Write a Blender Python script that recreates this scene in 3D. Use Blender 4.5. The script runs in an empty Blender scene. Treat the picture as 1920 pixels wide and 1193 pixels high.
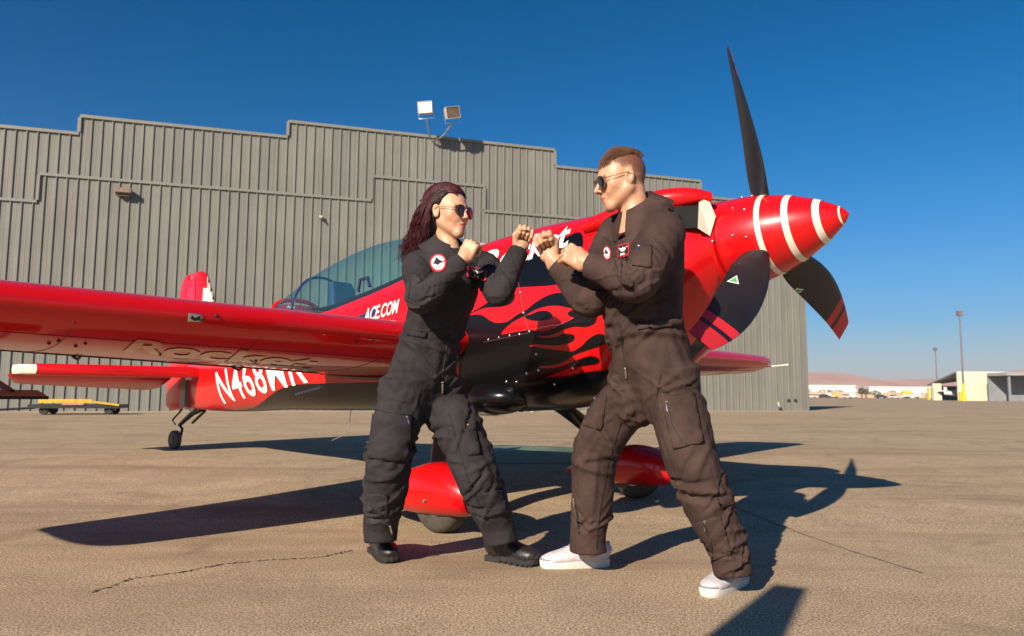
import bpy, bmesh, math, random
import numpy as np
from mathutils import Vector, Matrix
from mathutils.bvhtree import BVHTree
from mathutils.geometry import delaunay_2d_cdt
random.seed(7); rng = np.random.default_rng(7)
R = math.radians
SC = bpy.context.scene
COL = SC.collection

# ------------------------------------------------------------------ camera
FPX, HORIZ, ROLL, CAMH = 1400.0, 740.0, 0.006, 0.72       # focal length in pixels of the 1920 px photograph
PITCH = math.atan((HORIZ - 596.5) / FPX)
_rt = Vector((1, 0, 0)); _fw = Vector((0, math.cos(PITCH), math.sin(PITCH))); _up = Vector((0, -math.sin(PITCH), math.cos(PITCH)))
CR = _rt * math.cos(ROLL) + _up * math.sin(ROLL)
CU = _up * math.cos(ROLL) - _rt * math.sin(ROLL)
CAM = Vector((0, 0, CAMH))
cd = bpy.data.cameras.new('camera'); cam = bpy.data.objects.new('camera', cd); COL.objects.link(cam)
M = Matrix((CR, CU, -_fw)).transposed().to_4x4(); M.translation = CAM
cam.matrix_world = M
cd.sensor_width = 36; cd.sensor_fit = 'HORIZONTAL'; cd.lens = 36 * FPX / 1920
cd.clip_start = 0.05; cd.clip_end = 40000
cd.dof.use_dof = True; cd.dof.focus_distance = 3.3; cd.dof.aperture_fstop = 5.0
SC.camera = cam

# ------------------------------------------------------------------ sky, sun, exposure
SUN_AZ, SUN_EL = R(59.5), R(27.5)          # light travels towards (cos, sin) of SUN_AZ on the ground
W = bpy.data.worlds.new('World'); SC.world = W; W.use_nodes = True
nt = W.node_tree; nt.nodes.clear()
sky = nt.nodes.new('ShaderNodeTexSky'); sky.sky_type = 'NISHITA'; sky.sun_disc = False
sky.sun_elevation = SUN_EL; sky.sun_rotation = R(90) - (SUN_AZ + math.pi)   # direction to the sun
sky.altitude = 700; sky.air_density = 1.0; sky.dust_density = 1.0; sky.ozone_density = 6.0
hsv = nt.nodes.new('ShaderNodeHueSaturation'); hsv.inputs['Saturation'].default_value = 1.5; hsv.inputs['Hue'].default_value = 0.491; hsv.inputs['Value'].default_value = 1.0
gam = nt.nodes.new('ShaderNodeGamma'); gam.inputs['Gamma'].default_value = 1.2
bg = nt.nodes.new('ShaderNodeBackground'); bg.inputs['Strength'].default_value = 0.05
wo = nt.nodes.new('ShaderNodeOutputWorld')
nt.links.new(sky.outputs[0], gam.inputs[0]); nt.links.new(gam.outputs[0], hsv.inputs['Color'])
# dusty desert air: the sky pales evenly all round towards the horizon
_tc = nt.nodes.new('ShaderNodeTexCoord'); _sx = nt.nodes.new('ShaderNodeSeparateXYZ'); nt.links.new(_tc.outputs['Generated'], _sx.inputs[0])
def _mth(op, a, b):
    n = nt.nodes.new('ShaderNodeMath'); n.operation = op
    for i, v in enumerate((a, b)):
        if isinstance(v, (int, float)): n.inputs[i].default_value = v
        else: nt.links.new(v, n.inputs[i])
    return n.outputs[0]
_e = _mth('MAXIMUM', _sx.outputs[2], 0.0); _f = _mth('POWER', math.e, _mth('MULTIPLY', _mth('POWER', _mth('MULTIPLY', _e, 1/.135), 1.35), -1.0))
_mx = nt.nodes.new('ShaderNodeMix'); _mx.data_type = 'RGBA'; nt.links.new(_mth('MULTIPLY', _f, .84), _mx.inputs[0]); nt.links.new(hsv.outputs[0], _mx.inputs[6]); _mx.inputs[7].default_value = (6.0, 5.75, 6.5, 1)
nt.links.new(_mx.outputs[2], bg.inputs[0]); nt.links.new(bg.outputs[0], wo.inputs[0])
sl = bpy.data.lights.new('sun', 'SUN'); sl.energy = 5.0; sl.angle = R(0.53); sl.color = (1.0, 0.87, 0.70)
so = bpy.data.objects.new('sun', sl); COL.objects.link(so)
_ld = Vector((math.cos(SUN_AZ) * math.cos(SUN_EL), math.sin(SUN_AZ) * math.cos(SUN_EL), -math.sin(SUN_EL)))
so.rotation_euler = _ld.to_track_quat('-Z', 'Y').to_euler(); so.location = (-6, -10, 9)
vs = SC.view_settings; vs.view_transform = 'Standard'; vs.look = 'None'; vs.gamma = 1; vs.exposure = 0.55
vs.use_curve_mapping = False
SC.render.engine = 'CYCLES'; SC.cycles.use_denoising = True
SC.cycles.max_bounces = 6; SC.cycles.diffuse_bounces = 1; SC.cycles.transparent_max_bounces = 12
SC.cycles.sample_clamp_indirect = 6

# ------------------------------------------------------------------ helpers
def ray(px, py):
    return CR * ((px - 960) / FPX) + CU * (-(py - 596.5) / FPX) + _fw
def at(px, py, depth):
    """world point seen at photo pixel (px,py), `depth` metres along +Y"""
    r = ray(px, py); return CAM + r * (depth / r.y)
def gz(x, y):
    t = min(max((y - 3.8) / 5.7, 0), 1); return 0.12 * t * t * (3 - 2 * t)
def on_ground(px, py):
    r = ray(px, py); z = 0.0
    for _ in range(12):
        P = CAM + r * ((z - CAMH) / r.z); z = gz(P.x, P.y)
    return Vector((P.x, P.y, z))

def mk(name, V, F, mats=None, parent=None, smooth=False, fmi=None):
    me = bpy.data.meshes.new(name)
    me.from_pydata([tuple(v) for v in V], [], [tuple(f) for f in F])
    if mats is not None:
        for m in (mats if isinstance(mats, (list, tuple)) else [mats]): me.materials.append(m)
    if fmi is not None: me.polygons.foreach_set('material_index', np.asarray(fmi, dtype=np.int32))
    if smooth: me.polygons.foreach_set('use_smooth', np.ones(len(me.polygons), dtype=bool))
    me.update()
    o = bpy.data.objects.new(name, me); COL.objects.link(o)
    if parent is not None: o.parent = parent
    return o
def empty(name, loc=(0, 0, 0), rz=0):
    o = bpy.data.objects.new(name, None); COL.objects.link(o); o.location = loc; o.rotation_euler = (0, 0, rz)
    o.empty_display_size = 0.2
    return o
def tag(o, label=None, cat=None, group=None, kind=None):
    if label: o['label'] = label
    if cat: o['category'] = cat
    if group: o['group'] = group
    if kind: o['kind'] = kind
    return o

class MB:
    """collects shapes of ONE object"""
    def __init__(s): s.V = []; s.F = []; s.I = []
    def add(s, V, F, mi=0):
        n = len(s.V); s.V += [tuple(v) for v in V]; s.F += [tuple(i + n for i in f) for f in F]; s.I += [mi] * len(F); return s
    def box(s, c, d, rot=None, mi=0, taper=1.0):
        hx, hy, hz = d[0] / 2, d[1] / 2, d[2] / 2; V = []
        for sx, sy, sz in ((-1,-1,-1),(1,-1,-1),(1,1,-1),(-1,1,-1),(-1,-1,1),(1,-1,1),(1,1,1),(-1,1,1)):
            k = taper if sz > 0 else 1
            v = Vector((sx * hx * k, sy * hy * k, sz * hz))
            if rot is not None: v = rot @ v
            V.append(v + Vector(c))
        return s.add(V, [(0,3,2,1),(4,5,6,7),(0,1,5,4),(1,2,6,5),(2,3,7,6),(3,0,4,7)], mi)
    def tube(s, pts, rad, n=8, mi=0, cap=True):
        pts = [Vector(p) for p in pts]
        if not isinstance(rad, (list, tuple, np.ndarray)): rad = [rad] * len(pts)
        V = []; up = None
        for i, p in enumerate(pts):
            t = (pts[min(i + 1, len(pts) - 1)] - pts[max(i - 1, 0)]).normalized()
            if up is None:
                up = Vector((0, 0, 1)) if abs(t.z) < .9 else Vector((1, 0, 0))
            a = t.cross(up).normalized(); b = a.cross(t).normalized(); up = b
            for k in range(n):
                th = 2 * math.pi * k / n
                V.append(p + (a * math.cos(th) + b * math.sin(th)) * rad[i])
        F = []
        for i in range(len(pts) - 1):
            for k in range(n):
                F.append((i*n+k, i*n+(k+1) % n, (i+1)*n+(k+1) % n, (i+1)*n+k))
        if cap: F += [tuple(range(n))[::-1], tuple(range((len(pts)-1)*n, len(pts)*n))]
        return s.add(V, F, mi)
    def ball(s, c, r, nu=12, nv=8, mi=0, rot=None):
        if not isinstance(r, (list, tuple)): r = (r, r, r)
        V = []; F = []
        for j in range(nv + 1):
            ph = math.pi * j / nv
            for i in range(nu):
                th = 2 * math.pi * i / nu
                v = Vector((r[0]*math.sin(ph)*math.cos(th), r[1]*math.sin(ph)*math.sin(th), r[2]*math.cos(ph)))
                if rot is not None: v = rot @ v
                V.append(v + Vector(c))
        for j in range(nv):
            for i in range(nu):
                F.append((j*nu+i, (j+1)*nu+i, (j+1)*nu+(i+1) % nu, j*nu+(i+1) % nu))
        return s.add(V, F, mi)
    def rings(s, RG, mi=0, closed=True, cap=True):
        n = len(RG[0]); V = [v for r in RG for v in r]; F = []
        for i in range(len(RG) - 1):
            for k in range(n if closed else n - 1):
                F.append((i*n+k, i*n+(k+1) % n, (i+1)*n+(k+1) % n, (i+1)*n+k))
        if cap and closed: F += [tuple(range(n))[::-1], tuple(range((len(RG)-1)*n, len(RG)*n))]
        return s.add(V, F, mi)
    def build(s, name, mats, parent=None, smooth=False):
        o = mk(name, s.V, s.F, mats, parent, False, s.I)
        if smooth: fixn(o, smooth)
        return o
def fixn(o, smooth=True, angle=40):
    bm = bmesh.new(); bm.from_mesh(o.data); bmesh.ops.remove_doubles(bm, verts=bm.verts, dist=1e-5)
    bmesh.ops.recalc_face_normals(bm, faces=bm.faces); bm.to_mesh(o.data); bm.free()
    if smooth:
        o.data.polygons.foreach_set('use_smooth', np.ones(len(o.data.polygons), dtype=bool))
        o.data.set_sharp_from_angle(angle=R(angle))
def bevel(o, w=0.01, seg=2):
    m = o.modifiers.new('bevel', 'BEVEL'); m.width = w; m.segments = seg; m.limit_method = 'ANGLE'; return o

def pm(name, col, rough=.5, var=.12, scale=8, bump=0., bscale=60, metal=0., coat=0., spec=.5, col2=None, detail=5, sheen=0, coord='Object', crough=.03):
    """procedural principled material: noise-varied colour and roughness, optional bump"""
    m = bpy.data.materials.new(name); m.use_nodes = True; t = m.node_tree; N = t.nodes; L = t.links
    b = N['Principled BSDF']
    tc = N.new('ShaderNodeTexCoord'); no = N.new('ShaderNodeTexNoise'); no.inputs['Scale'].default_value = scale
    no.inputs['Detail'].default_value = detail; L.new(tc.outputs[coord], no.inputs['Vector'])
    mx = N.new('ShaderNodeMix'); mx.data_type = 'RGBA'
    c2 = col2 if col2 else tuple(c * (1 - var) for c in col)
    c1 = col if col2 else tuple(min(1, c * (1 + var)) for c in col)
    mx.inputs[6].default_value = (*c1, 1); mx.inputs[7].default_value = (*c2, 1)
    rp = N.new('ShaderNodeMapRange'); rp.inputs[1].default_value = .35; rp.inputs[2].default_value = .65
    L.new(no.outputs[0], rp.inputs[0]); L.new(rp.outputs[0], mx.inputs[0]); L.new(mx.outputs[2], b.inputs['Base Color'])
    rr = N.new('ShaderNodeMapRange'); rr.inputs[3].default_value = max(.02, rough * .88); rr.inputs[4].default_value = min(1, rough * 1.12)
    L.new(no.outputs[0], rr.inputs[0]); L.new(rr.outputs[0], b.inputs['Roughness'])
    b.inputs['Metallic'].default_value = metal; b.inputs['Coat Weight'].default_value = coat; b.inputs['Coat Roughness'].default_value = crough
    b.inputs['Specular IOR Level'].default_value = spec
    if sheen: b.inputs['Sheen Weight'].default_value = sheen
    if bump:
        n2 = N.new('ShaderNodeTexNoise'); n2.inputs['Scale'].default_value = bscale; n2.inputs['Detail'].default_value = 4
        L.new(tc.outputs[coord], n2.inputs['Vector'])
        bp = N.new('ShaderNodeBump'); bp.inputs['Strength'].default_value = bump; bp.inputs['Distance'].default_value = .01
        L.new(n2.outputs[0], bp.inputs['Height']); L.new(bp.outputs[0], b.inputs['Normal'])
    return m

def herm(xs, ys):
    """smooth monotone-ish interpolation through points (xs ascending)"""
    xs = np.array(xs, float); ys = np.array(ys, float); d = np.diff(ys) / np.diff(xs)
    m = np.zeros_like(ys); m[0] = d[0]; m[-1] = d[-1]
    for i in range(1, len(xs) - 1):
        m[i] = 0 if d[i-1] * d[i] <= 0 else 2 * d[i-1] * d[i] / (d[i-1] + d[i])
    def f(x):
        x = np.clip(x, xs[0], xs[-1]); i = np.clip(np.searchsorted(xs, x) - 1, 0, len(xs) - 2)
        h = xs[i+1] - xs[i]; t = (x - xs[i]) / h
        return ((2*t**3 - 3*t**2 + 1) * ys[i] + (t**3 - 2*t**2 + t) * h * m[i] + (-2*t**3 + 3*t**2) * ys[i+1] + (t**3 - t**2) * h * m[i+1])
    return f
def catmull(P, n=8, closed=False):
    P = [np.array(p, float) for p in P]; out = []; k = len(P)
    for i in range(k if closed else k - 1):
        if closed: a, b, c, d = P[(i-1) % k], P[i], P[(i+1) % k], P[(i+2) % k]
        else: a, b, c, d = P[max(i-1, 0)], P[i], P[i+1], P[min(i+2, k-1)]
        for j in range(n):
            t = j / n
            out.append(.5 * ((2*b) + (-a + c)*t + (2*a - 5*b + 4*c - d)*t*t + (-a + 3*b - 3*c + d)*t**3))
    if not closed: out.append(P[-1])
    return out

_dg = None
def bvh_of(objs):
    """world-space BVH of a few objects"""
    bpy.context.view_layer.update(); V = []; F = []
    for o in objs:
        n = len(V); mw = o.matrix_world
        V += [mw @ v.co for v in o.data.vertices]; F += [[i + n for i in p.vertices] for p in o.data.polygons]
    return BVHTree.FromPolygons(V, F)
def hit(bvh, px, py, off=.003):
    r = ray(px, py).normalized(); loc, nor, _, _ = bvh.ray_cast(CAM, r)
    if loc is None: return None
    if nor.dot(r) > 0: nor = -nor
    return loc + nor * off, nor

def text2d(txt, shear=0.0, offset=0.0, space=1.0):
    c = bpy.data.curves.new('t', 'FONT'); c.body = txt; c.shear = shear; c.offset = offset; c.space_character = space; c.resolution_u = 3
    o = bpy.data.objects.new('t', c); COL.objects.link(o)
    bpy.context.view_layer.update()
    me = o.evaluated_get(bpy.context.evaluated_depsgraph_get()).to_mesh()
    V = [(v.co.x, v.co.y) for v in me.vertices]; F = [list(p.vertices) for p in me.polygons]
    bpy.data.objects.remove(o); bpy.data.curves.remove(c)
    bm = bmesh.new(); bv = [bm.verts.new((*v, 0)) for v in V]
    for f in F:
        try: bm.faces.new([bv[i] for i in f])
        except ValueError: pass
    bmesh.ops.triangulate(bm, faces=bm.faces)
    for _ in range(4):                                   # short edges, so the letters follow curved skin
        E_ = [e for e in bm.edges if e.calc_length() > .14]
        if not E_: break
        bmesh.ops.subdivide_edges(bm, edges=E_, cuts=1); bmesh.ops.triangulate(bm, faces=[f for f in bm.faces if len(f.verts) > 3])
    bm.verts.index_update(); V = [(v.co.x, v.co.y) for v in bm.verts]; F = [[v.index for v in f.verts] for f in bm.faces]; bm.free()
    return V, F
def poly2d(outline, step):
    """triangulate a closed 2-D outline with interior points every `step`"""
    P = [np.array(p, float) for p in outline]; pts = []; 
    for i in range(len(P)):
        a, b = P[i], P[(i+1) % len(P)]; k = max(1, int(np.linalg.norm(b-a) / step))
        for j in range(k): pts.append(a + (b-a) * j / k)
    n = len(pts); ed = [(i, (i+1) % n) for i in range(n)]
    A = np.array(pts); lo = A.min(0); hi = A.max(0)
    xs = np.arange(lo[0]+step*.5, hi[0], step); ys = np.arange(lo[1]+step*.5, hi[1], step)
    X, Y = np.meshgrid(xs, ys); X = X.ravel(); Y = Y.ravel(); ins = np.zeros(len(X), bool)
    j = n - 1
    for i in range(n):
        xi, yi, xj, yj = A[i, 0], A[i, 1], A[j, 0], A[j, 1]
        if yi != yj: ins ^= ((yi > Y) != (yj > Y)) & (X < (xj - xi) * (Y - yi) / (yj - yi) + xi)
        j = i
    pts += [np.array(q) for q in zip(X[ins], Y[ins])]
    V, E_, F, *_ = delaunay_2d_cdt([Vector(p) for p in pts], ed, [], 1, 1e-4)
    return [tuple(v) for v in V], [list(f) for f in F]
def decal(name, V2, F2, mp, mat, parent, off_local=True, smooth=True):
    """lay a flat 2-D mesh on a surface: mp(u,v) -> world point or None"""
    W = [mp(*v) for v in V2]; keep = [i for i, w in enumerate(W) if w is not None]; idx = {k: j for j, k in enumerate(keep)}
    F = [[idx[i] for i in f] for f in F2 if all(i in idx for i in f)]
    V = [W[i] for i in keep]
    if not F: return None
    # drop faces that bridge a depth jump
    G = []
    for f in F:
        e = max((V[f[i]] - V[f[i-1]]).length for i in range(len(f)))
        G.append(f)
    bpy.context.view_layer.update()
    inv = parent.matrix_world.inverted() if parent is not None else Matrix()
    o = mk(name, [inv @ v for v in V], G, mat, parent, smooth)
    return o
# ================================================================== ground
def ground_mat():
    m = bpy.data.materials.new('apron_concrete'); m.use_nodes = True; t = m.node_tree; N = t.nodes; L = t.links; b = N['Principled BSDF']
    tc = N.new('ShaderNodeTexCoord')
    def noise(sc, det=4, ro=.55, dist=0, vec=None):
        n = N.new('ShaderNodeTexNoise'); n.inputs['Scale'].default_value = sc; n.inputs['Detail'].default_value = det; n.inputs['Roughness'].default_value = ro
        n.inputs['Distortion'].default_value = dist; L.new(vec or tc.outputs['Object'], n.inputs['Vector']); return n.outputs[0]
    def rng_(v, a, b_, c, d):
        r = N.new('ShaderNodeMapRange'); r.inputs[1].default_value = a; r.inputs[2].default_value = b_; r.inputs[3].default_value = c; r.inputs[4].default_value = d
        L.new(v, r.inputs[0]); return r.outputs[0]
    def mix(f, a, b_, mode='MIX'):
        x = N.new('ShaderNodeMix'); x.data_type = 'RGBA'; x.blend_type = mode
        for s, v in ((0, f), (6, a), (7, b_)):
            if isinstance(v, tuple): x.inputs[s].default_value = v
            elif isinstance(v, float): x.inputs[s].default_value = v
            else: L.new(v, x.inputs[s])
        return x.outputs[2]
    big = noise(.35, 6, .6, .6); mid = noise(2.2, 6, .62, .4); fine = noise(60, 5, .8); grit = noise(120, 3, .75)
    c = mix(rng_(big, .32, .66, 0, 1), (.66, .490, .310, 1), (.44, .315, .195, 1))
    c = mix(rng_(mid, .43, .64, 0, .85), c, (.30, .208, .128, 1))
    c = mix(rng_(noise(.9, 7, .7, 1.2), .54, .66, 0, .7), c, (.61, .475, .315, 1))
    c = mix(rng_(fine, .36, .60, 0, .8), c, (.64, .485, .315, 1))
    c = mix(rng_(grit, .43, .555, .85, 0), c, (.13, .092, .060, 1))
    # long worn streaks (tyre sweeps) and scattered oil spots
    mp = N.new('ShaderNodeMapping'); mp.inputs['Scale'].default_value = (.12, 1.1, 1); mp.inputs['Rotation'].default_value = (0, 0, -.12); L.new(tc.outputs['Object'], mp.inputs[0])
    st = noise(1.6, 5, .6, .8, mp.outputs[0]); c = mix(rng_(st, .50, .68, 0, .6), c, (.225, .150, .092, 1))
    vo = N.new('ShaderNodeTexVoronoi'); vo.inputs['Scale'].default_value = .8; vo.inputs['Randomness'].default_value = 1; L.new(tc.outputs['Object'], vo.inputs['Vector'])
    wob = noise(9, 3); ad = N.new('ShaderNodeMath'); ad.operation = 'MULTIPLY_ADD'; ad.inputs[1].default_value = .12; L.new(wob, ad.inputs[0]); L.new(vo.outputs['Distance'], ad.inputs[2])
    c = mix(rng_(ad.outputs[0], .085, .13, .6, 0), c, (.09, .064, .048, 1))
    c = mix(rng_(noise(.55, 8, .72, 2.0), .55, .64, 0, .5), c, (.20, .140, .090, 1))
    c = mix(rng_(noise(6.5, 6, .7, .8), .58, .72, 0, .45), c, (.22, .155, .10, 1))
    L.new(c, b.inputs['Base Color']); b.inputs['Roughness'].default_value = .9; b.inputs['Specular IOR Level'].default_value = .25
    a2 = N.new('ShaderNodeMath'); a2.operation = 'MULTIPLY_ADD'; a2.inputs[1].default_value = .5; L.new(grit, a2.inputs[0]); L.new(fine, a2.inputs[2])
    bp = N.new('ShaderNodeBump'); bp.inputs['Strength'].default_value = .22; bp.inputs['Distance'].default_value = .004
    L.new(a2.outputs[0], bp.inputs['Height']); L.new(bp.outputs[0], b.inputs['Normal'])
    return m
M_ground = ground_mat()
xs = sorted(set(list(np.linspace(-14, 14, 57)) + [-4000, -1500, -500, -200, -90, -45, -25, 25, 45, 90, 200, 500, 1500, 4000]))
ys = sorted(set(list(np.linspace(-4, 12, 65)) + [-60, -20, -8, 15, 20, 30, 50, 90, 200, 500, 1500, 3900]))
V = [(x, y, gz(x, y)) for y in ys for x in xs]; nx = len(xs)
F = [(j*nx+i, j*nx+i+1, (j+1)*nx+i+1, (j+1)*nx+i) for j in range(len(ys)-1) for i in range(nx-1)]
ground = mk('ground', V, F, M_ground, None, True); tag(ground, 'sunlit tan concrete apron under the airplane', kind='structure')

def strip(name, pts, wid, mat, parent, lift=.003, jag=0., wjag=0.):
    """thin ribbon lying on the ground through world (x,y) points"""
    V = []; F = []
    P = [np.array(p) for p in pts]
    for i, p in enumerate(P):
        t = P[min(i+1, len(P)-1)] - P[max(i-1, 0)]; t = t / np.linalg.norm(t); nn = np.array([-t[1], t[0]])
        q = p + nn * rng.normal() * jag; w = wid * (1 + wjag * rng.uniform(-1, 1))
        for s in (-.5, .5):
            a = q + nn * w * s; V.append((a[0], a[1], gz(a[0], a[1]) + lift))
    for i in range(len(P)-1): F.append((2*i, 2*i+1, 2*i+3, 2*i+2))
    return mk(name, V, F, mat, parent)
M_crack = pm('crack_filler', (.045, .035, .028), .9, .3, 30)
M_joint = pm('joint_sealant', (.27, .20, .135), .85, .3, 12)
def px_line(pp, n):
    g = [on_ground(*p) for p in pp]; out = []
    for a, b in zip(g[:-1], g[1:]):
        for k in range(n): out.append((a.x + (b.x-a.x)*k/n, a.y + (b.y-a.y)*k/n))
    out.append((g[-1].x, g[-1].y)); return out
strip('ground_crack', px_line([(170, 1112), (250, 1085), (330, 1076), (420, 1058), (520, 1050), (600, 1046), (660, 1033)], 26), .0075, M_crack, ground, .003, .007, 1.0)
strip('slab_joint', px_line([(1330, 930), (1500, 1000), (1600, 1035), (1730, 1075)], 10), .012, M_joint, ground, .003, .002, .4)
strip('slab_joint', px_line([(880, 829), (1500, 829), (1920, 832)], 16), .02, M_joint, ground, .003, .004, .5)
strip('slab_joint', px_line([(930, 801), (1280, 795), (1560, 797), (1800, 798)], 12), .03, M_joint, ground, .003, .006, .6)
M_green = pm('faded_green_paint', (.13, .17, .085), .85, .3, 14, col2=(.22, .19, .12), bump=.2, bscale=90)
gp = [on_ground(*p) for p in ((905, 846), (1085, 846), (1085, 870), (880, 870))]
tag(mk('painted_marking', [(p.x, p.y, p.z + .004) for p in gp], [(0, 1, 2, 3)], M_green), 'faded green paint strip on the apron behind the standing pair', kind='structure')

# ================================================================== hangar
WA = R(17.0); WU = Vector((math.cos(WA), math.sin(WA), 0)); WN = Vector((math.sin(WA), -math.cos(WA), 0))     # along the wall, out towards the camera
_b = on_ground(224, 771); W0 = Vector((_b.x, _b.y, 0.12))
def wall_sz(px, py):
    r = ray(px, py); k = (W0 - CAM).dot(WN) / r.dot(WN); P = CAM + r * k
    return (P - W0).dot(WU), P.z
def wz_at(px_a, px_b):    # mean height of a wall line given by two pixels
    return (wall_sz(*px_a)[1] + wall_sz(*px_b)[1]) / 2
s_of = lambda px, py=500: wall_sz(px, py)[0]
S_END = s_of(1508, 600)
TOPS = [(-5.0, wz_at((20, 240), (140, 250))), (s_of(150, 230), wz_at((155, 218), (535, 258))), (s_of(540, 240), wz_at((545, 227), (1035, 283))),
        (s_of(1040, 300), wz_at((1045, 313), (1308, 340))), (s_of(1313, 360), wz_at((1318, 370), (1500, 387)))]
TOPS[0] = (s_of(-160, 240), TOPS[0][1])
BANDS = [(s_of(-160, 378), wz_at((10, 373), (65, 379))), (s_of(72, 350), wz_at((80, 326), (690, 377))), (s_of(697, 350), wz_at((705, 332), (900, 349))),
         (s_of(908, 370), wz_at((915, 396), (1100, 412)))]
step = lambda T, s: [z for a, z in T if a <= s + 1e-6][-1] if s >= T[0][0] else T[0][1]
def steel(name, col, streak=.2):
    m = pm(name, col, .55, .06, .7, spec=.4)
    t = m.node_tree; N = t.nodes; L = t.links; b = N['Principled BSDF']
    old = b.inputs['Base Color'].links[0].from_socket
    tc = N.new('ShaderNodeTexCoord'); mp = N.new('ShaderNodeMapping'); mp.inputs['Scale'].default_value = (9, 9, .35); L.new(tc.outputs['Object'], mp.inputs[0])
    no = N.new('ShaderNodeTexNoise'); no.inputs['Scale'].default_value = 1.0; no.inputs['Detail'].default_value = 6; L.new(mp.outputs[0], no.inputs['Vector'])
    rp = N.new('ShaderNodeMapRange'); rp.inputs[1].default_value = .4; rp.inputs[2].default_value = .75; rp.inputs[3].default_value = 0; rp.inputs[4].default_value = streak * 3; L.new(no.outputs[0], rp.inputs[0])
    mx = N.new('ShaderNodeMix'); mx.data_type = 'RGBA'; mx.blend_type = 'MULTIPLY'; mx.inputs[7].default_value = (.72, .68, .62, 1)
    L.new(rp.outputs[0], mx.inputs[0]); L.new(old, mx.inputs[6]); L.new(mx.outputs[2], b.inputs['Base Color'])
    return m
M_wall = steel('painted_steel_sheet', (.205, .202, .180)); M_trim = steel('steel_trim', (.215, .21, .182), .05)
M_dark = pm('dark_gap', (.02, .02, .02), .8)
M_walls = [M_wall] + [steel('painted_steel_sheet', (.205*k, .202*k, .180*(k if k < 1 else k*.98))) for k in (.93, 1.05, .97, 1.0)]
hang = empty('metal_hangar', W0, WA)
tag(hang, 'large grey-beige ribbed metal hangar with a stepped roofline behind the airplane', 'building')
# hangar local frame: x along the wall, y away from camera (into the building), z up from the slab
PITCH_P = .305
HB = .042                                     # rib height
S0 = TOPS[0][0]; ncol = int((S_END - S0) / PITCH_P); S0 = S_END - ncol * PITCH_P
prof = [(0, 0), (.016, -HB), (.044, -HB), (.052, 0), (.105, 0), (.112, -.005), (.127, -.005), (.134, 0), (.182, 0), (.189, -.005), (.204, -.005), (.211, 0), (.303, 0)]
def panel(s, z0, z1):
    V = []; 
    for z in (z0, z1):
        V += [(s + a, b_, z) for a, b_ in prof]
    n = len(prof); F = [(i, i+1, n+i+1, n+i) for i in range(n-1)]
    o = mk('wall_panel', V, F, random.choice(M_walls), hang); return o
zb = W0.z
for c in range(ncol):
    s = S0 + c * PITCH_P
    zt = step(TOPS, s + .15) - zb; zm = step(BANDS, s + .15) - zb
    panel(s, 0.0, zm - .005); panel(s, zm + .005, zt)
def trimbox(name, s0, s1, z0, z1, dep=.06, y=-.0):
    return MB().box(((s0+s1)/2, y - dep/2, (z0+z1)/2), (s1-s0, dep, z1-z0)).build(name, M_trim, hang)
def steps(T, name, w, dep, vert=True):
    for i, (a, z) in enumerate(T):
        e = T[i+1][0] if i + 1 < len(T) else S_END
        a = max(a, S0)
        trimbox(name, a + (.002 if i else 0), e - .002, z - zb - w/2, z - zb + w/2, dep)
        if i + 1 < len(T):
            z2 = T[i+1][1]; lo, hi = sorted((z, z2)); trimbox(name, e - w/2, e + w/2, lo - zb + w/2 + .001, hi - zb - w/2 - .001, dep + .004)
steps(TOPS, 'roof_edge_trim', .10, .07)
steps(BANDS, 'flashing_band', .09, .065)
trimbox('corner_trim', S_END - .001, S_END + .10, 0, TOPS[-1][1] - zb + .05, .045, .04)
# door frame outline low on the wall by the tail
d0, d1 = s_of(205, 722), s_of(292, 722); zd = wall_sz(250, 722)[1] - zb
trimbox('service_door_trim', d0, d1, zd - .03, zd + .03, .05)
# the building behind the facade: side walls, back wall and roof
core = MB(); zc = TOPS[-1][1] - zb
core.box(((S0 + S_END)/2, .16, (zc-.02)/2), (S_END - S0 - .02, .22, zc - .02))
core.build('facade_backing', M_wall, hang)
for i, (a, z) in enumerate(TOPS[:-1]):
    e = TOPS[i+1][0]; a = max(a, S0)
    MB().box(((a + e)/2, .16, zc + (z - zb - zc)/2), (e - a, .22, z - zb - zc - .03)).build('facade_backing', M_wall, hang)
body = MB(); body.box(((S0+S_END)/2, 11.3, 2.55), (S_END - S0 - .4, 22, 5.1)); body.build('hangar_body', M_wall, hang)
M_slab = pm('pale_concrete', (.42, .335, .24), .9, .14, 1.2, bump=.2, bscale=40)
sl_ = MB(); sl_.box(((S0+S_END)/2, -.62, -.003), (S_END - S0 + .5, 1.3, .012)); 
sb_ = sl_.build('hangar_footing_slab', M_slab); sb_.location = W0; sb_.rotation_euler = (0, 0, WA); tag(sb_, 'pale concrete strip along the hangar base', kind='structure')

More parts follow.
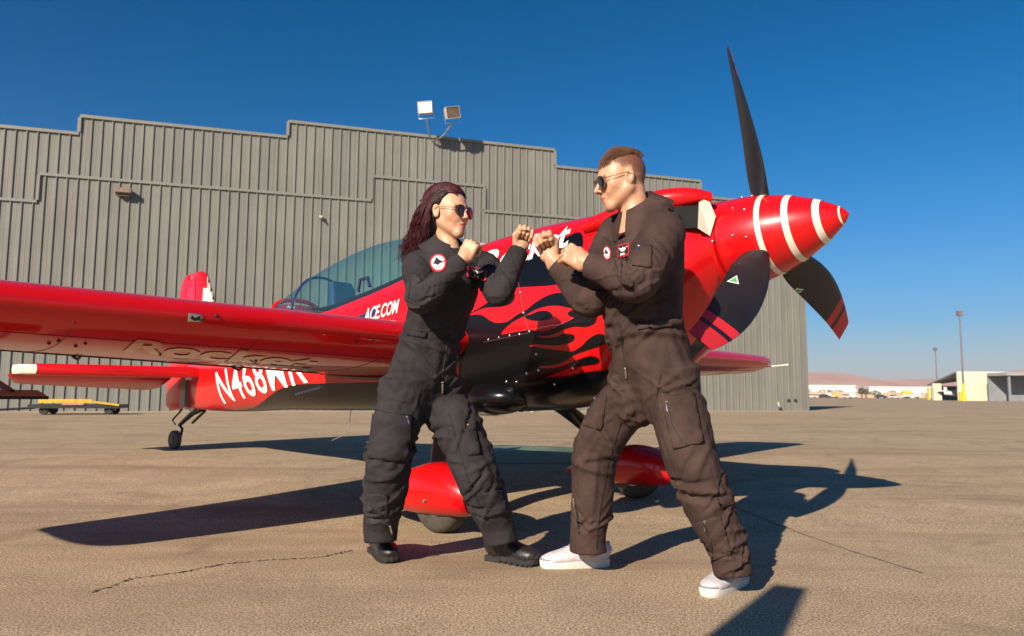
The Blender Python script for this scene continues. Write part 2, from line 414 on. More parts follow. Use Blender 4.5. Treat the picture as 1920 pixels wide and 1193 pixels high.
# ---- things mounted on the hangar
M_lamp = pm('beige_lamp_housing', (.55, .47, .36), .5, .1, 10); M_brz = pm('bronze_lamp_box', (.20, .145, .11), .55, .15, 12)
M_galv = pm('galvanised_steel', (.45, .45, .45), .4, .15, 20, metal=.7)
M_lens = pm('lamp_reflector', (.9, .86, .75), .25, .05, 6, spec=.8); M_lens2 = pm('lamp_glass_brown', (.15, .11, .075), .2, .3, 9, coat=.6)
def wall_pt(px, py, out=0.):
    s, z = wall_sz(px, py); return W0 * 1 + WU * s + WN * out + Vector((0, 0, z - W0.z))
def frame(fwd, up=Vector((0, 0, 1))):
    f = fwd.normalized(); r = f.cross(up).normalized(); u = r.cross(f); return Matrix((r, f, u)).transposed()
def floodlight(px, py, out, aim, roll, lensmat, label, w=.52, h=.42, foot=(805, 262)):
    c = wall_pt(px, py, out); rot = frame(aim) @ Matrix.Rotation(roll, 3, 'Y')
    e = empty('floodlight', c); tag(e, label, 'floodlight', 'floodlights on the hangar roof edge')
    hs = MB(); hs.rings([[rot @ Vector(v) for v in ((-w*a, y, -h*a), (w*a, y, -h*a), (w*a, y, h*a), (-w*a, y, h*a))] for a, y in ((.30, -.24), (.42, -.16), (.5, .16), (.5, .20), (.46, .20))], cap=False)
    hs.add([rot @ Vector(v) for v in ((-w*.3, -.24, -h*.3), (w*.3, -.24, -h*.3), (w*.3, -.24, h*.3), (-w*.3, -.24, h*.3))], [(0, 3, 2, 1)])
    o = hs.build('housing', M_lamp, e)
    ln = MB(); ln.box(rot @ Vector((0, .17, 0)), (w*.90, .012, h*.88), rot); ln.build('lens', lensmat, e)
    br = MB()
    br.tube([rot @ Vector((-w*.53, 0, 0)), rot @ Vector((-w*.53, 0, -h*.85)), rot @ Vector((w*.53, 0, -h*.85)), rot @ Vector((w*.53, 0, 0))], .014, 6)
    br.build('yoke', M_galv, e)
    f = wall_pt(*foot, .10) - c; b0 = rot @ Vector((0, 0, -h*.85))
    MB().tube([b0, (b0 + f) * .5 + Vector((0, 0, -.12)), f], .032, 8).build('mounting_arm', M_galv, e)
floodlight(790, 221, .95, Vector((-.10, -1, -.12)), R(3), M_lens, 'floodlight with bright lens on the hangar roof edge, the left of two', foot=(806, 262))
floodlight(836, 229, .95, Vector((.42, -.9, -.22)), R(14), M_lens2, 'tilted floodlight with dark brown lens on the hangar roof edge, the right of two', foot=(812, 268))
c = wall_pt(234, 364, .17); e = empty('wall_light', c, WA); tag(e, 'small brown box light on the upper left of the hangar wall', 'wall light')
b_ = MB(); b_.rings([[(-.23, y, -.02), (.23, y, -.02), (.23, y, .14), (-.23, y, .14)] if k == 0 else [(-.23, y, -.1), (.23, y, -.1), (.23, y, .12), (-.23, y, .12)] for k, y in ((0, -.16), (1, .13))])
b_.build('housing', M_brz, e); MB().box((0, .02, -.105), (.34, .16, .02)).build('lens', M_lens2, e)
c = wall_pt(601, 408, .1); e = empty('wall_camera', c, WA); tag(e, 'tiny pale fixture with a short shadow on the hangar wall', 'fixture')
MB().box((0, .0, 0), (.10, .12, .09)).build('housing', M_lamp, e); MB().tube([(0, 0, -.02), (.06, -.12, -.1)], .035, 8).build('snout', M_lens2, e)
for px in (1478, 1491):
    o = MB().ball((0, 0, 0), (.07, .05, .07), 10, 6).build('vent_cap', M_dark); o.location = wall_pt(px, 751, .03)
    tag(o, 'small dark round fitting low on the hangar wall near its right corner, ' + ('left of two' if px < 1480 else 'right of two'), 'fitting')
e = empty('hose_tap', wall_pt(1458, 762, .05), WA); tag(e, 'small white and black tap standing out at the foot of the hangar wall', 'tap')
MB().tube([(0, 0, .18), (0, -.03, .05), (.03, -.05, -.02)], .03, 8).build('pipe', M_lamp, e); MB().ball((.07, -.05, -.12), (.07, .06, .08), 10, 6).build('valve', M_dark, e)

# ---- loose tyre and white sacks at the hangar foot
M_rub = pm('black_rubber', (.032, .03, .028), .75, .25, 14, bump=.3, bscale=60)
def lathe(mb, prof, n=28, axis='Z', mi=0):
    RG = []
    for r, h in prof:
        rg = []
        for k in range(n):
            a = 2*math.pi*k/n; x, y = r*math.cos(a), r*math.sin(a)
            rg.append((x, y, h) if axis == 'Z' else (x, h, y) if axis == 'Y' else (h, x, y))
        RG.append(rg)
    mb.rings(RG, mi, True, False); return mb
tp = on_ground(915, 779)
o = lathe(MB(), [(.16, .02), (.16, .18), (.2, .205), (.27, .205), (.315, .16), (.32, .1), (.315, .04), (.27, 0), (.2, 0), (.16, .02)]).build('tyre', pm('dusty_rubber', (.085, .07, .058), .85, .25, 12, bump=.3, bscale=40), None, True)
o.location = tp; tag(o, 'worn tyre lying flat on the ground near the hangar, behind the woman', 'tyre')
for px, py, s, lb in ((986, 772, 1.0, 'white sack at the hangar foot, the larger of two'), (998, 773, .55, 'small white lump at the hangar foot beside the larger sack')):
    g = on_ground(px, py); mb = MB(); mb.ball((0, 0, .16*s), (.17*s, .15*s, .2*s), 14, 10)
    mb.V = [(x*(1+.12*math.sin(7*z/s+3*x)), y*(1+.1*math.sin(9*x/s)), max(z, 0)*(1.25 if x > 0 else 1.0)) for x, y, z in mb.V]
    o = mb.build('sack', pm('white_sack', (.7, .66, .58), .8, .1, 9), None, True); o.location = g; tag(o, lb, 'sack')

# ---- flat tow cart on the left, under the wing
cg = on_ground(150, 777); e = empty('equipment_cart', cg, WA); tag(e, 'low flat black cart with a yellow rail at the hangar foot', 'cart')
k = cg.y / FPX                                           # metres per pixel there
M_yel = pm('yellow_paint', (.62, .40, .03), .5, .15, 9); M_blk = pm('black_steel', (.022, .022, .024), .5, .2, 10); M_pink = pm('faded_red_plate', (.62, .26, .24), .6, .15, 8)
MB().box((.0, 0, .22), (2.2, 1.1, .10)).build('deck', M_blk, e)
MB().box((-.22, -.57, .36), (1.25, .05, .10)).build('yellow_rail', M_yel, e)
MB().box((.72, -.57, .30), (.66, .04, .05), Matrix.Rotation(R(8), 3, 'Y')).build('yellow_rail', M_yel, e)
MB().box((-.05, -.57, .285), (.5, .03, .05)).build('red_plate', M_pink, e)
for wx in (-.75, .78):
    for wy in (-.42, .42):
        o = lathe(MB(), [(.02, -.05), (.1, -.05), (.115, -.03), (.115, .03), (.1, .05), (.02, .05)], 16, 'Y').build('wheel', M_rub, e, True); o.location = (wx, wy, .115)
MB().tube([(-1.0, -.2, .18), (-1.9, -.5, .12)], .03, 8).build('tow_bar', M_blk, e)

# ================================================================== far side of the field (right)
def far(px, py_base, depth): 
    p = at(px, py_base, depth); return Vector((p.x, p.y, .12))
def X_at(px, depth): return at(px, 740, depth).x
def Z_at(py, depth, px=1700): return at(px, py, depth).z
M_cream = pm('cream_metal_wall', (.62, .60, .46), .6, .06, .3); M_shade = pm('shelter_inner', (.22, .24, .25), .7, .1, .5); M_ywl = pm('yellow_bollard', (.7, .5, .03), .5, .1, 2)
M_roof = pm('grey_sheet_roof', (.30, .31, .32), .6, .1, .3); M_wht = pm('white_far_wall', (.82, .80, .78), .6, .04, .05)
# open aircraft shelter
D = 128.0; e = empty('aircraft_shelter', (0, 0, 0)); tag(e, 'cream open-sided aircraft shelter with a sloping roof at the far right', 'shelter')
xa, xb, xc = X_at(1797, D), X_at(1888, D), X_at(1739, D + 26)
zt = Z_at(696, D); zt2 = Z_at(721, D + 26)
MB().box(((xa+xb)/2, D + .15, .12 + (zt-.12)/2), (xb-xa, .3, zt-.12)).build('end_wall', M_cream, e)
mb = MB(); t_ = .25
mb.add([(xa, D+.32, zt), (xb, D+.32, zt), (xb+14, D+26, zt), (xc, D+26, zt2), (xa, D+.32, zt-t_), (xb, D+.32, zt-t_), (xb+14, D+26, zt-t_), (xc, D+26, zt2-t_)], [(0,1,2,3),(7,6,5,4),(0,3,7,4),(3,2,6,7),(1,5,6,2)])
mb.build('roof', M_roof, e)
mb = MB(); mb.add([(xa+.4, D+24, .12), (xb+13, D+24, .12), (xb+13, D+24, zt2-.3), (X_at(1748, D+24), D+24, zt2-.3), (X_at(1748, D+24), D+24, .12)], [(0,1,2,3,4)]); mb.build('back_wall', M_shade, e)
MB().box((X_at(1757, D+14), D+14, 1.5), (1.5, .6, 3.6)).build('pier', M_cream, e)
MB().box((X_at(1741, D+25), D+25, 1.2), (.35, .5, 2.8)).build('post', M_ywl, e)
MB().box((xa+.25, D-.2, .85), (.45, .35, 1.5)).build('corner_guard', M_ywl, e)
MB().box((xb-.3, D-.2, .75), (.5, .35, 1.3)).build('corner_guard', M_ywl, e)
# dark neighbouring shelter at the frame edge
e = empty('storage_shelter', (0, 0, 0)); tag(e, 'dark open storage shelter cut off by the right frame edge', 'shelter')
x0 = X_at(1893, 120); mb = MB(); zt = Z_at(700, 120)
MB().box((x0+6, 122.5, zt), (12.5, 5, .5)).build('roof', M_roof, e); MB().box((x0+6, 125.3, zt/2), (12, .3, zt)).build('back_wall', M_shade, e)
for dx in (.3, 5.5, 11.5): MB().box((x0+dx, 120.4, zt/2-.1), (.3, .3, zt-.3)).build('post', M_shade, e)
# little aircraft parked inside the cream shelter
def tiny_plane(px, py, depth, label, s=1.0):
    g = far(px, py, depth); e = empty('parked_airplane', g, R(20)); tag(e, label, 'airplane', 'small airplanes parked in the shelter')
    mb = MB(); mb.tube([(-2.4*s, 0, 1.2*s), (-1.6*s, 0, 1.25*s), (0, 0, 1.35*s), (1.4*s, 0, 1.25*s), (2.2*s, 0, 1.15*s)], [.12*s, .3*s, .55*s, .45*s, .12*s], 10); mb.build('fuselage', M_wht, e, True)
    MB().box((.4*s, 0, 1.75*s), (1.1*s, 7*s, .14*s)).build('wing', M_wht, e); MB().box((-2.2*s, 0, 1.9*s), (.7*s, .1*s, 1.1*s)).build('fin', M_wht, e)
    for y in (-.9, .9): MB().tube([(.3*s, y*s*.3, 1*s), (.3*s, y*s, .2*s)], .07*s, 6).build('gear_leg', M_blk, e)
tiny_plane(1790, 748, D + 10, 'tiny white airplane parked in shade under the cream shelter')
# light poles
M_pole = pm('weathered_pole', (.16, .13, .13), .6, .15, 1)
for px, pb, ptop, D2, lb, w in ((1808, 751, 588, 124, 'tall thin light pole in front of the cream shelter', .3), (1758.5, 748, 655, 190, 'shorter, more distant thin light pole left of the cream shelter', .34)):
    g = far(px, pb, D2); zt = Z_at(ptop, D2, px); e = empty('light_pole', g); tag(e, lb, 'light pole', 'light poles')
    MB().tube([(0, 0, 0), (0, 0, zt - .12)], [w*.55, w*.32], 8).build('pole', M_pole, e)
    MB().box((0, 0, zt - .12), (.75, .6, .8)).build('lamp_head', M_pole, e)
    if D2 < 150: MB().tube([(0, 0, 0), (0, 0, 1.2), (0, 0, 2.8)], [w*1.3, w*.9, w*.62], 10).build('yellow_base', M_ywl, e)
# long white warehouses
def warehouse(pxa, pxb, pt, D, label, blk=None):
    x0, x1 = X_at(pxa, D), X_at(pxb, D); z = Z_at(pt, D, (pxa+pxb)/2); e = empty('warehouse', ((x0+x1)/2, D, 0)); tag(e, label, 'building')
    MB().box((0, 15, z/2), (x1-x0, 30, z)).build('wall', M_wht, e)
    MB().box((0, 15, z+.25), (x1-x0+.8, 31, .5)).build('roof', M_wht, e)
    n = 9
    for i in range(n): MB().box(((x1-x0)*((i+.5)/n-.5), -.12, 1.6), ((x1-x0)/n*.55, .2, 3.0)).build('dock_door', M_shade, e)
    if blk: MB().box((X_at(blk[0], D)-(x0+x1)/2, 14, z*1.05+.5), ((blk[1]-blk[0])*D/FPX, 20, z*.55)).build('roof_block', M_wht, e)
warehouse(1500, 1604, 724, 420, 'long white warehouse right of the hangar corner with a raised block', (1514, 1528))
warehouse(1630, 1745, 727, 430, 'long white warehouse between the palms and the cream shelter')
# parked vehicles, shrubs and small stuff along the fence line
car_cols = [(.75, .74, .72), (.05, .05, .06), (.55, .52, .48), (.7, .68, .66), (.3, .12, .1), (.6, .62, .66)]
M_cars = [pm('car_paint', c, .35, .05, 1, coat=.5) for c in car_cols]; M_win = pm('car_glass', (.03, .035, .04), .1, .1, 1)
def car(px, D, col, label, L_=4.4, van=False):
    g = far(px, 744, D); e = empty('parked_car', g, random.uniform(-.15, .15)); tag(e, label, 'van' if van else 'car', 'vehicles parked across the field'); e.name = 'parked_van' if van else 'parked_car'
    m = M_cars[col]; h = 1.1
    MB().rings([[(-L_/2, y, .35), (L_/2, y, .35), (L_/2, y, .8), (L_*.28, y, .95), (-L_*.45, y, .95), (-L_/2, y, .85)] for y in (-.85, .85)]).build('body', m, e)
    top = 2.1 if van else 1.45
    MB().rings([[(-L_*.42, y, .95), (L_*.26, y, .95), (L_*.10, y, top), (-L_*.34, y, top)] for y in (-.75, .75)]).build('cabin', M_win if not van else m, e)
    for x in (-L_*.3, L_*.3):
        for y in (-.8, .8): 
            o = lathe(MB(), [(.05, -.1), (.32, -.1), (.32, .1), (.05, .1)], 12, 'Y').build('wheel', M_rub, e); o.location = (x, y, .32)
cars = [(1521, 330, 0, 'pale car parked nearest the hangar corner, far across the field', 0), (1547, 300, 1, 'small dark car parked across the field left of the yellow tug', 0), (1554, 330, 3, 'white van parked just left of the yellow tug', 1), (1589, 320, 0, 'white car parked across the field right of the yellow tug', 0),
        (1599, 320, 3, 'white van parked right of the palm gap, below the warehouse end', 1), (1652, 290, 1, 'dark car parked by the pale wall in front of the second warehouse', 0), (1677, 340, 0, 'small white car standing alone before the second warehouse', 0), (1532, 350, 2, 'beige car second from the hangar corner across the field', 0)]
for px, D2, c_, lb, v in cars: car(px, D2, c_, lb, van=bool(v))
# white truck with yellow-green load
g = far(1708, 744, 330); e = empty('utility_truck', g); tag(e, 'white utility truck with a yellow-green load beside the cream shelter', 'truck')
MB().box((0, 0, 1.0), (7.5, 2, .9)).build('bed', M_wht, e); MB().box((2.9, 0, 1.7), (1.8, 2, 1.0), taper=.85).build('cab', M_wht, e); MB().box((-1.9, 0, 2.6), (4.4, 1.9, 1.5), taper=.8).build('load', pm('yellow_green_tarp', (.50, .46, .05), .7), e)
for x in (-2.6, -1.4, 2.6):
    for y in (-.9, .9): 
        o = lathe(MB(), [(.05, -.15), (.5, -.15), (.5, .15), (.05, .15)], 12, 'Y').build('wheel', M_rub, e); o.location = (x, y, .5)
g = far(1566, 744, 330); e = empty('yellow_tug', g); tag(e, 'small bright yellow tug parked far across the field', 'tug')
MB().box((0, 0, .9), (2.0, 1.5, .9)).build('body', M_ywl, e); MB().box((.3, 0, 1.7), (1.1, 1.3, .8), taper=.8).build('cab', M_ywl, e)
for x in (-.6, .6):
    o = lathe(MB(), [(.05, -.8), (.4, -.8), (.4, .8), (.05, .8)], 12, 'Y').build('wheel', M_rub, e); o.location = (x, 0, .4)
# perimeter wall and low buildings of the far side
M_adobe = pm('sand_wall', (.48, .35, .25), .85, .12, .1)
for pxa, pxb, pt, D2, lb in ((1505, 1640, 737.5, 380, 'low sandy wall running along the far edge of the field below the first warehouse'), (1655, 1735, 738, 370, 'low sandy wall below the second warehouse beside the truck')):
    x0, x1 = X_at(pxa, D2), X_at(pxb, D2); e = MB().box(((x0+x1)/2, D2, 1.2), (x1-x0, .5, Z_at(pt, D2) + .9)).build('field_wall', M_adobe); tag(e, lb, 'wall')
# far trees and shrubs: many small leaf faces through the crown
M_leaf = pm('dusty_leaves', (.10, .105, .045), .8, .35, .6); M_trunk = pm('tree_bark', (.12, .085, .06), .9)
def tree(px, pb, D, h, w, label, palm=False, name='tree', group='trees across the field'):
    g = far(px, pb, D); e = empty(name, g); tag(e, label, 'tree', group)
    MB().tube([(0, 0, 0), (.1, 0, h*.4), (0, .05, h*.75)], [.06*h, .045*h, .02*h], 7).build('trunk', M_trunk, e)
    V = []; F = []
    for i in range(420):
        a = rng.normal(size=3); a /= np.linalg.norm(a); r_ = rng.uniform(.35, 1) ** .6
        lump = 1 + .3 * math.sin(3*a[0]*2+px) * math.cos(4*a[1]+px*.7)
        p = Vector((a[0]*w/2*r_*lump, a[1]*w/2*r_*lump, h*.66 + a[2]*h*.34*r_*lump)); s_ = h * rng.uniform(.035, .075)
        q = Vector(rng.normal(size=3)).normalized(); u = q.orthogonal().normalized() * s_; v = q.cross(u)
        n = len(V); V += [p-u, p+v*.6, p+u, p-v*.6]; F.append((n, n+1, n+2, n+3))
    mk('crown', V, F, M_leaf, e)
for a in ((1616, 744, 360, 5.0, 3.4, 'dark bushy tree at the end of the first warehouse, left of a close pair'), (1624, 744, 365, 4.6, 3.2, 'dark bushy tree at the end of the first warehouse, right of a close pair'), (1640, 745, 330, 3.6, 4.6, 'broad olive shrub standing in front of the second warehouse'), (1673, 743, 380, 4.0, 6.5, 'low dark tree against the middle of the second warehouse'), (1512, 743, 400, 5.0, 7.0, 'low dark tree right beside the hangar corner'), (1546, 743, 400, 4.6, 9.0, 'low dark tree under the middle of the first warehouse'), (1570, 743, 400, 4.4, 9.0, 'low dark tree under the right half of the first warehouse')):
    tree(*a)
# desert hills
M_hill = pm('desert_rock', (.46, .29, .24), .95, .18, .004, detail=8)
def hills(name, D, ridge, depth, label):
    X = [X_at(p, D) for p, _ in ridge]; Z = [max(1.0, Z_at(q, D, p)) for p, q in ridge]; f = herm(X, Z); xs_ = np.linspace(X[0], X[-1], 220)
    ph = rng.uniform(0, 6, 12); nz = sum(np.sin(xs_ / D * (18 * 1.7**k) + ph[k]) / 1.6**k for k in range(9))
    zt_ = f(xs_) + nz * D * .0006; rows = []; K = 14
    for j in range(K + 1):
        t = j / K; prof_ = math.sin(t * math.pi) if t < .5 else math.sin(t * math.pi)
        gul = sum(np.sin(xs_ / D * (40 * 1.8**k) + ph[k+2] + 3*t) / 1.7**k for k in range(6)) * .10 * math.sin(t*math.pi)*(1 - prof_*.75)
        rows.append([(x, D + depth * (t - .5) * 2, z) for x, z in zip(xs_, zt_ * np.clip(prof_ + gul, 0, 1.02) - (3 if t in (0, 1) else 0))])
    V = [v for r in rows for v in r]; n = len(xs_); F = [(j*n+i, j*n+i+1, (j+1)*n+i+1, (j+1)*n+i) for j in range(K) for i in range(n-1)]
    o = mk(name, V, F, M_hill, None, True); tag(o, label, kind='structure')
hills('hills', 2200, [(-900, 728), (200, 718), (900, 712), (1300, 708), (1515, 699), (1550, 700), (1585, 707), (1620, 714), (1650, 710), (1665, 712), (1680, 716), (1700, 712), (1760, 711), (1830, 708), (1900, 694), (2000, 690), (2300, 705), (3000, 720)], 420, 'pale pink desert hills along the horizon')
# ================================================================== aerobatic airplane (stands tail-low; local x forward, y to its far (left) side, z up)
YAW = R(42.8)
w1 = on_ground(827, 998); w2 = on_ground(1193.5, 934)
PM = (w1 + w2) / 2; PM.z = 0
plane = empty('aerobatic_airplane', PM, -YAW)
tag(plane, 'red and black low aerobatic propeller airplane with flame paint and a striped spinner', 'airplane')
bpy.context.view_layer.update()
PF = Vector((math.cos(YAW), -math.sin(YAW), 0)); PN = Vector((math.sin(YAW), math.cos(YAW), 0))
def to_local(P): d = P - PM; return Vector((d.dot(PF), d.dot(PN), d.z))
def lpx(px, py, off):
    """local point seen at a pixel, on the plane y=off"""
    r = ray(px, py); k = ((PM - CAM).dot(PN) + off) / r.dot(PN); return to_local(CAM + r * k)
def paint(name, col, rough=.30, coat=.55, var=.04, scale=2.0, crough=.04):
    m = pm(name, col, rough, var, scale, coat=coat, spec=.3, crough=crough)
    t = m.node_tree; N = t.nodes; L = t.links; b = N['Principled BSDF']       # very faint orange peel and dust
    tc = N.new('ShaderNodeTexCoord'); no = N.new('ShaderNodeTexNoise'); no.inputs['Scale'].default_value = 5; no.inputs['Detail'].default_value = 3
    L.new(tc.outputs['Object'], no.inputs['Vector']); bp = N.new('ShaderNodeBump'); bp.inputs['Strength'].default_value = .06; bp.inputs['Distance'].default_value = .02
    L.new(no.outputs[0], bp.inputs['Height']); L.new(bp.outputs[0], b.inputs['Normal']); L.new(bp.outputs[0], b.inputs['Coat Normal'])
    return m
M_red = paint('red_gloss_paint', (.60, .004, .006)); M_redm = paint('magenta_red_paint_and_sheen', (.52, .010, .045)); M_black = paint('black_gloss_paint', (.004, .004, .005), .25, .12); M_white = paint('cream_paint', (.78, .70, .56), .35)
M_chrome = pm('polished_fastener', (.75, .74, .72), .2, .1, 30, metal=1.0); M_navy = paint('navy_paint', (.02, .03, .10)); M_lett = paint('white_lettering', (.82, .80, .76), .4, .5)
M_gold = paint('pale_gold_lettering', (.60, .25, .12), .4, .9)
M_bladek = pm('blade_black', (.011, .011, .013), .42, .2, 6, bump=.05, bscale=40); M_blader = pm('blade_tip_red', (.55, .022, .03), .4, .1, 5)
M_rubber = M_rub

# ---- fuselage
ST = np.array([ # x, zbot, ztop, half width, exponent
 (-5.10, .54, 1.06, .03, 2.2), (-4.90, .545, 1.09, .07, 2.3), (-4.4, .535, 1.20, .155, 2.5), (-3.7, .545, 1.36, .245, 2.7), (-3.0, .575, 1.51, .32, 2.9), (-2.6, .58, 1.42, .355, 3.0), (-2.2, .585, 1.39, .38, 3.1),
 (-1.6, .595, 1.46, .405, 3.2), (-1.0, .60, 1.57, .425, 3.2), (-.6, .605, 1.665, .44, 3.1), (-.2, .615, 1.72, .45, 3.0), (.2, .645, 1.745, .455, 2.9), (.55, .735, 1.75, .45, 2.8), (.85, .865, 1.745, .435, 2.7), (1.02, 1.0, 1.735, .40, 2.5), (1.12, 1.12, 1.725, .335, 2.25), (1.19, 1.235, 1.715, .262, 2.05), (1.225, 1.27, 1.705, .226, 2.0)])
fzb, fzt, fhw, fex = (herm(ST[:, 0], ST[:, i]) for i in (1, 2, 3, 4))
zl_ = herm([-5.2, -3.5, -2.3, -1.0, .2, .7, 1.3], [.50, .575, .79, .80, .79, .83, .86])
def side_y(x, z):
    b, t, w, e = fzb(x), fzt(x), fhw(x), fex(x); c = (b+t)/2; h = (t-b)/2
    u = min(abs((z - c) / h), .999); return w * (1 - u**e) ** (1/e)
def ring(x, n=44):
    b, t, w, e = float(fzb(x)), float(fzt(x)), float(fhw(x)), float(fex(x)); c = (b+t)/2; h = (t-b)/2; zs = float(zl_(x)); r = []
    us = min(max((zs - c) / h, -.995), .995)
    th_s = math.asin(math.copysign(abs(us) ** (e/2), us))           # ring angle where the paint line crosses
    # angles: top half down to the paint line, then to the bottom; both sides
    up = [math.pi/2 - (math.pi/2 - th_s) * k / 14 for k in range(15)]; dn = [th_s - (th_s + math.pi/2) * k / 8 for k in range(1, 9)]
    A = up + dn
    f = lambda a, s: (x, s * w * abs(math.cos(a)) ** (2/e), c + h * math.copysign(abs(math.sin(a)) ** (2/e), math.sin(a)))
    r = [f(a, -1) for a in A] + [f(a, 1) for a in A[-2:0:-1]]
    return r
XS = np.unique(np.concatenate([np.linspace(-5.1, 1.0, 130), np.linspace(1.0, 1.225, 18)]))
RG = [ring(x) for x in XS]; n = len(RG[0]); V = [v for r in RG for v in r]; F = []; I = []
for i in range(len(RG)-1):
    for k in range(n):
        F.append((i*n+k, (i+1)*n+k, (i+1)*n+(k+1) % n, i*n+(k+1) % n)); low = 14 <= k < 14+16; I.append(1 if low else 0)
F.append(tuple(range(n))); I.append(0); F.append(tuple(range((len(RG)-1)*n, len(RG)*n))[::-1]); I.append(0)
fus = mk('fuselage', V, F, [M_red, M_black], plane, False, I); fixn(fus, True, 35)
bF = bvh_of([fus])
def on_side(px, py, off=.003):
    h = hit(bF, px, py, off); return h[0] if h else None
def side_decal(name, outline_px, mat, off, step_=7, smooth=3, parent=None):
    P = catmull(outline_px, smooth, True) if smooth else outline_px
    V2, F2 = poly2d(P, step_); return decal(name, V2, F2, lambda u, v: on_side(u, v, off), mat, parent or fus)
# flames: black tongues running forward over the red cowl side
Z = lambda L_: [(860 + x / 3.313, 380 + y / 3.313) for x, y in L_]
flames = [
 Z([(0, 700), (60, 700), (140, 698), (220, 745), (300, 740), (360, 700), (420, 668), (480, 620), (560, 575), (640, 560), (720, 585), (760, 640), (700, 655), (620, 640), (540, 645), (470, 668), (415, 700), (340, 740), (285, 785), (265, 820), (300, 815), (380, 800), (440, 800), (440, 880), (420, 960), (0, 1000)]),
 Z([(60, 695), (130, 655), (190, 615), (240, 575), (330, 555), (350, 585), (320, 630), (250, 648), (160, 655)]),
 Z([(405, 705), (450, 695), (500, 675), (555, 675), (583, 700), (560, 725), (500, 735), (440, 728)]),
 Z([(430, 790), (520, 800), (600, 780), (660, 745), (720, 715), (690, 705), (680, 685), (720, 665), (820, 665), (860, 700), (845, 750), (790, 772), (720, 770), (650, 790), (570, 825), (500, 828), (430, 820)]),
 Z([(430, 815), (520, 840), (600, 835), (660, 815), (715, 822), (715, 855), (660, 880), (580, 888), (480, 880), (400, 890), (400, 830)]),
 Z([(420, 895), (520, 905), (620, 920), (700, 925), (760, 895), (810, 845), (870, 815), (920, 830), (920, 865), (870, 890), (800, 915), (720, 945), (660, 985), (590, 1010), (520, 1015), (440, 1030), (420, 960)]),
 Z([(440, 1030), (560, 1030), (650, 1015), (740, 975), (820, 952), (872, 968), (860, 995), (780, 1010), (680, 1030), (590, 1065), (520, 1095), (440, 1100)]),
 Z([(430, 1090), (560, 1085), (680, 1075), (800, 1050), (890, 1040), (960, 1040), (1010, 1060), (1000, 1120), (760, 1130), (430, 1140)])]
for i, fl in enumerate(flames): side_decal('flame_marking', fl, M_black, .0020 + .0004 * i)
side_decal('black_panel', Z([(0, 830), (180, 830), (440, 800), (450, 1120), (300, 1180), (0, 1250)]), M_black, .0016, 9, 0)
# bright blaze above: black swoosh with white racing name
side_decal('black_swoosh', [(872, 530), (905, 508), (960, 500), (1000, 478), (1050, 452), (1088, 436), (1092, 468), (1066, 520), (1040, 534), (985, 538), (930, 540)], M_black, .0026, 8, 3)
def side_text(name, txt, o_px, x_px, y_px, mat, off, shear=.25, offset=0., mp=None, parent=None, space=1.0):
    V2, F2 = text2d(txt, shear, offset, space); xs_ = [v[0] for v in V2]; ys_ = [v[1] for v in V2]; w = max(xs_); hgt = .7
    def m_(u, v):
        a = u / w; b = v / hgt; return (mp or on_side)(o_px[0] + x_px[0]*a + y_px[0]*b, o_px[1] + x_px[1]*a + y_px[1]*b, off)
    return decal(name, V2, F2, m_, mat, parent or fus)
side_text('race_name', 'Rocket', (898, 521), (172, -62), (2, -42), M_lett, .0060, .25, .022, space=.95)
# web address and navy flash above the wing
bM = None
side_decal('navy_flash', [(664, 596), (690, 586), (712, 577), (700, 592), (690, 604), (670, 606)], M_navy, .003, 6, 0)
side_text('web_address', 'ACE.COM', (683, 605), (64, -19), (3, -25), M_lett, .0050, .15, .02)
# magenta-red upper decking
# registration on the rear fuselage
_o, _x, _y = lpx(417, 757, -.17), lpx(594, 716, -.30), lpx(408, 699, -.17)
V2, F2 = text2d('N468MR', 0., .012, 1.08); _w = max(v[0] for v in V2)
def reg_map(u, v):
    q = _o + (_x - _o) * (u/_w) + (_y - _o) * (v/.7); z = max(q.z, float(fzb(q.x)) + .015); y = -side_y(q.x, z) - .005
    return PM + PF*q.x + PN*y + Vector((0, 0, z))
decal('registration', V2, F2, reg_map, M_lett, fus)
# seams and fasteners of the cowling
M_seam = pm('panel_gap', (.10, .03, .03), .6)
def seam(pp, r_=.0022):
    pts = []
    for a, b in zip(pp[:-1], pp[1:]):
        for k in range(9):
            t = k / 8; q = on_side(a[0]+(b[0]-a[0])*t, a[1]+(b[1]-a[1])*t, .003)
            if q: pts.append(to_local(q))
    MB().tube(pts, r_, 5).build('panel_seam', M_seam, fus)
seam([(973, 530), (981, 575), (993, 624)]); seam([(993, 624), (950, 633), (908, 642)]); seam([(1352, 470), (1346, 530), (1330, 560)])
bolts = [(976, 549), (982, 587), (993, 622), (975, 627), (956, 630), (936, 633), (916, 637), (1006, 664), (950, 716), (988, 700), (969, 716), (1010, 694), (1074, 690), (1040, 720), (1121, 462), (1366, 413), (1370, 490), (1389, 466), (1374, 484), (1336, 453)]
for b in bolts:
    h = hit(bF, b[0], b[1], .001)
    if h:
        q = to_local(h[0]); MB().ball(q, .0085, 8, 5).build('fastener', M_chrome, fus, True)
for i in range(9):                      # row of pale fasteners along the red/black line behind the wing
    h = hit(bF, 556 + i*5.4, 739 - i*1.5, .001)
    if h: MB().ball(to_local(h[0]), .010, 6, 4).build('fastener', M_chrome, fus)
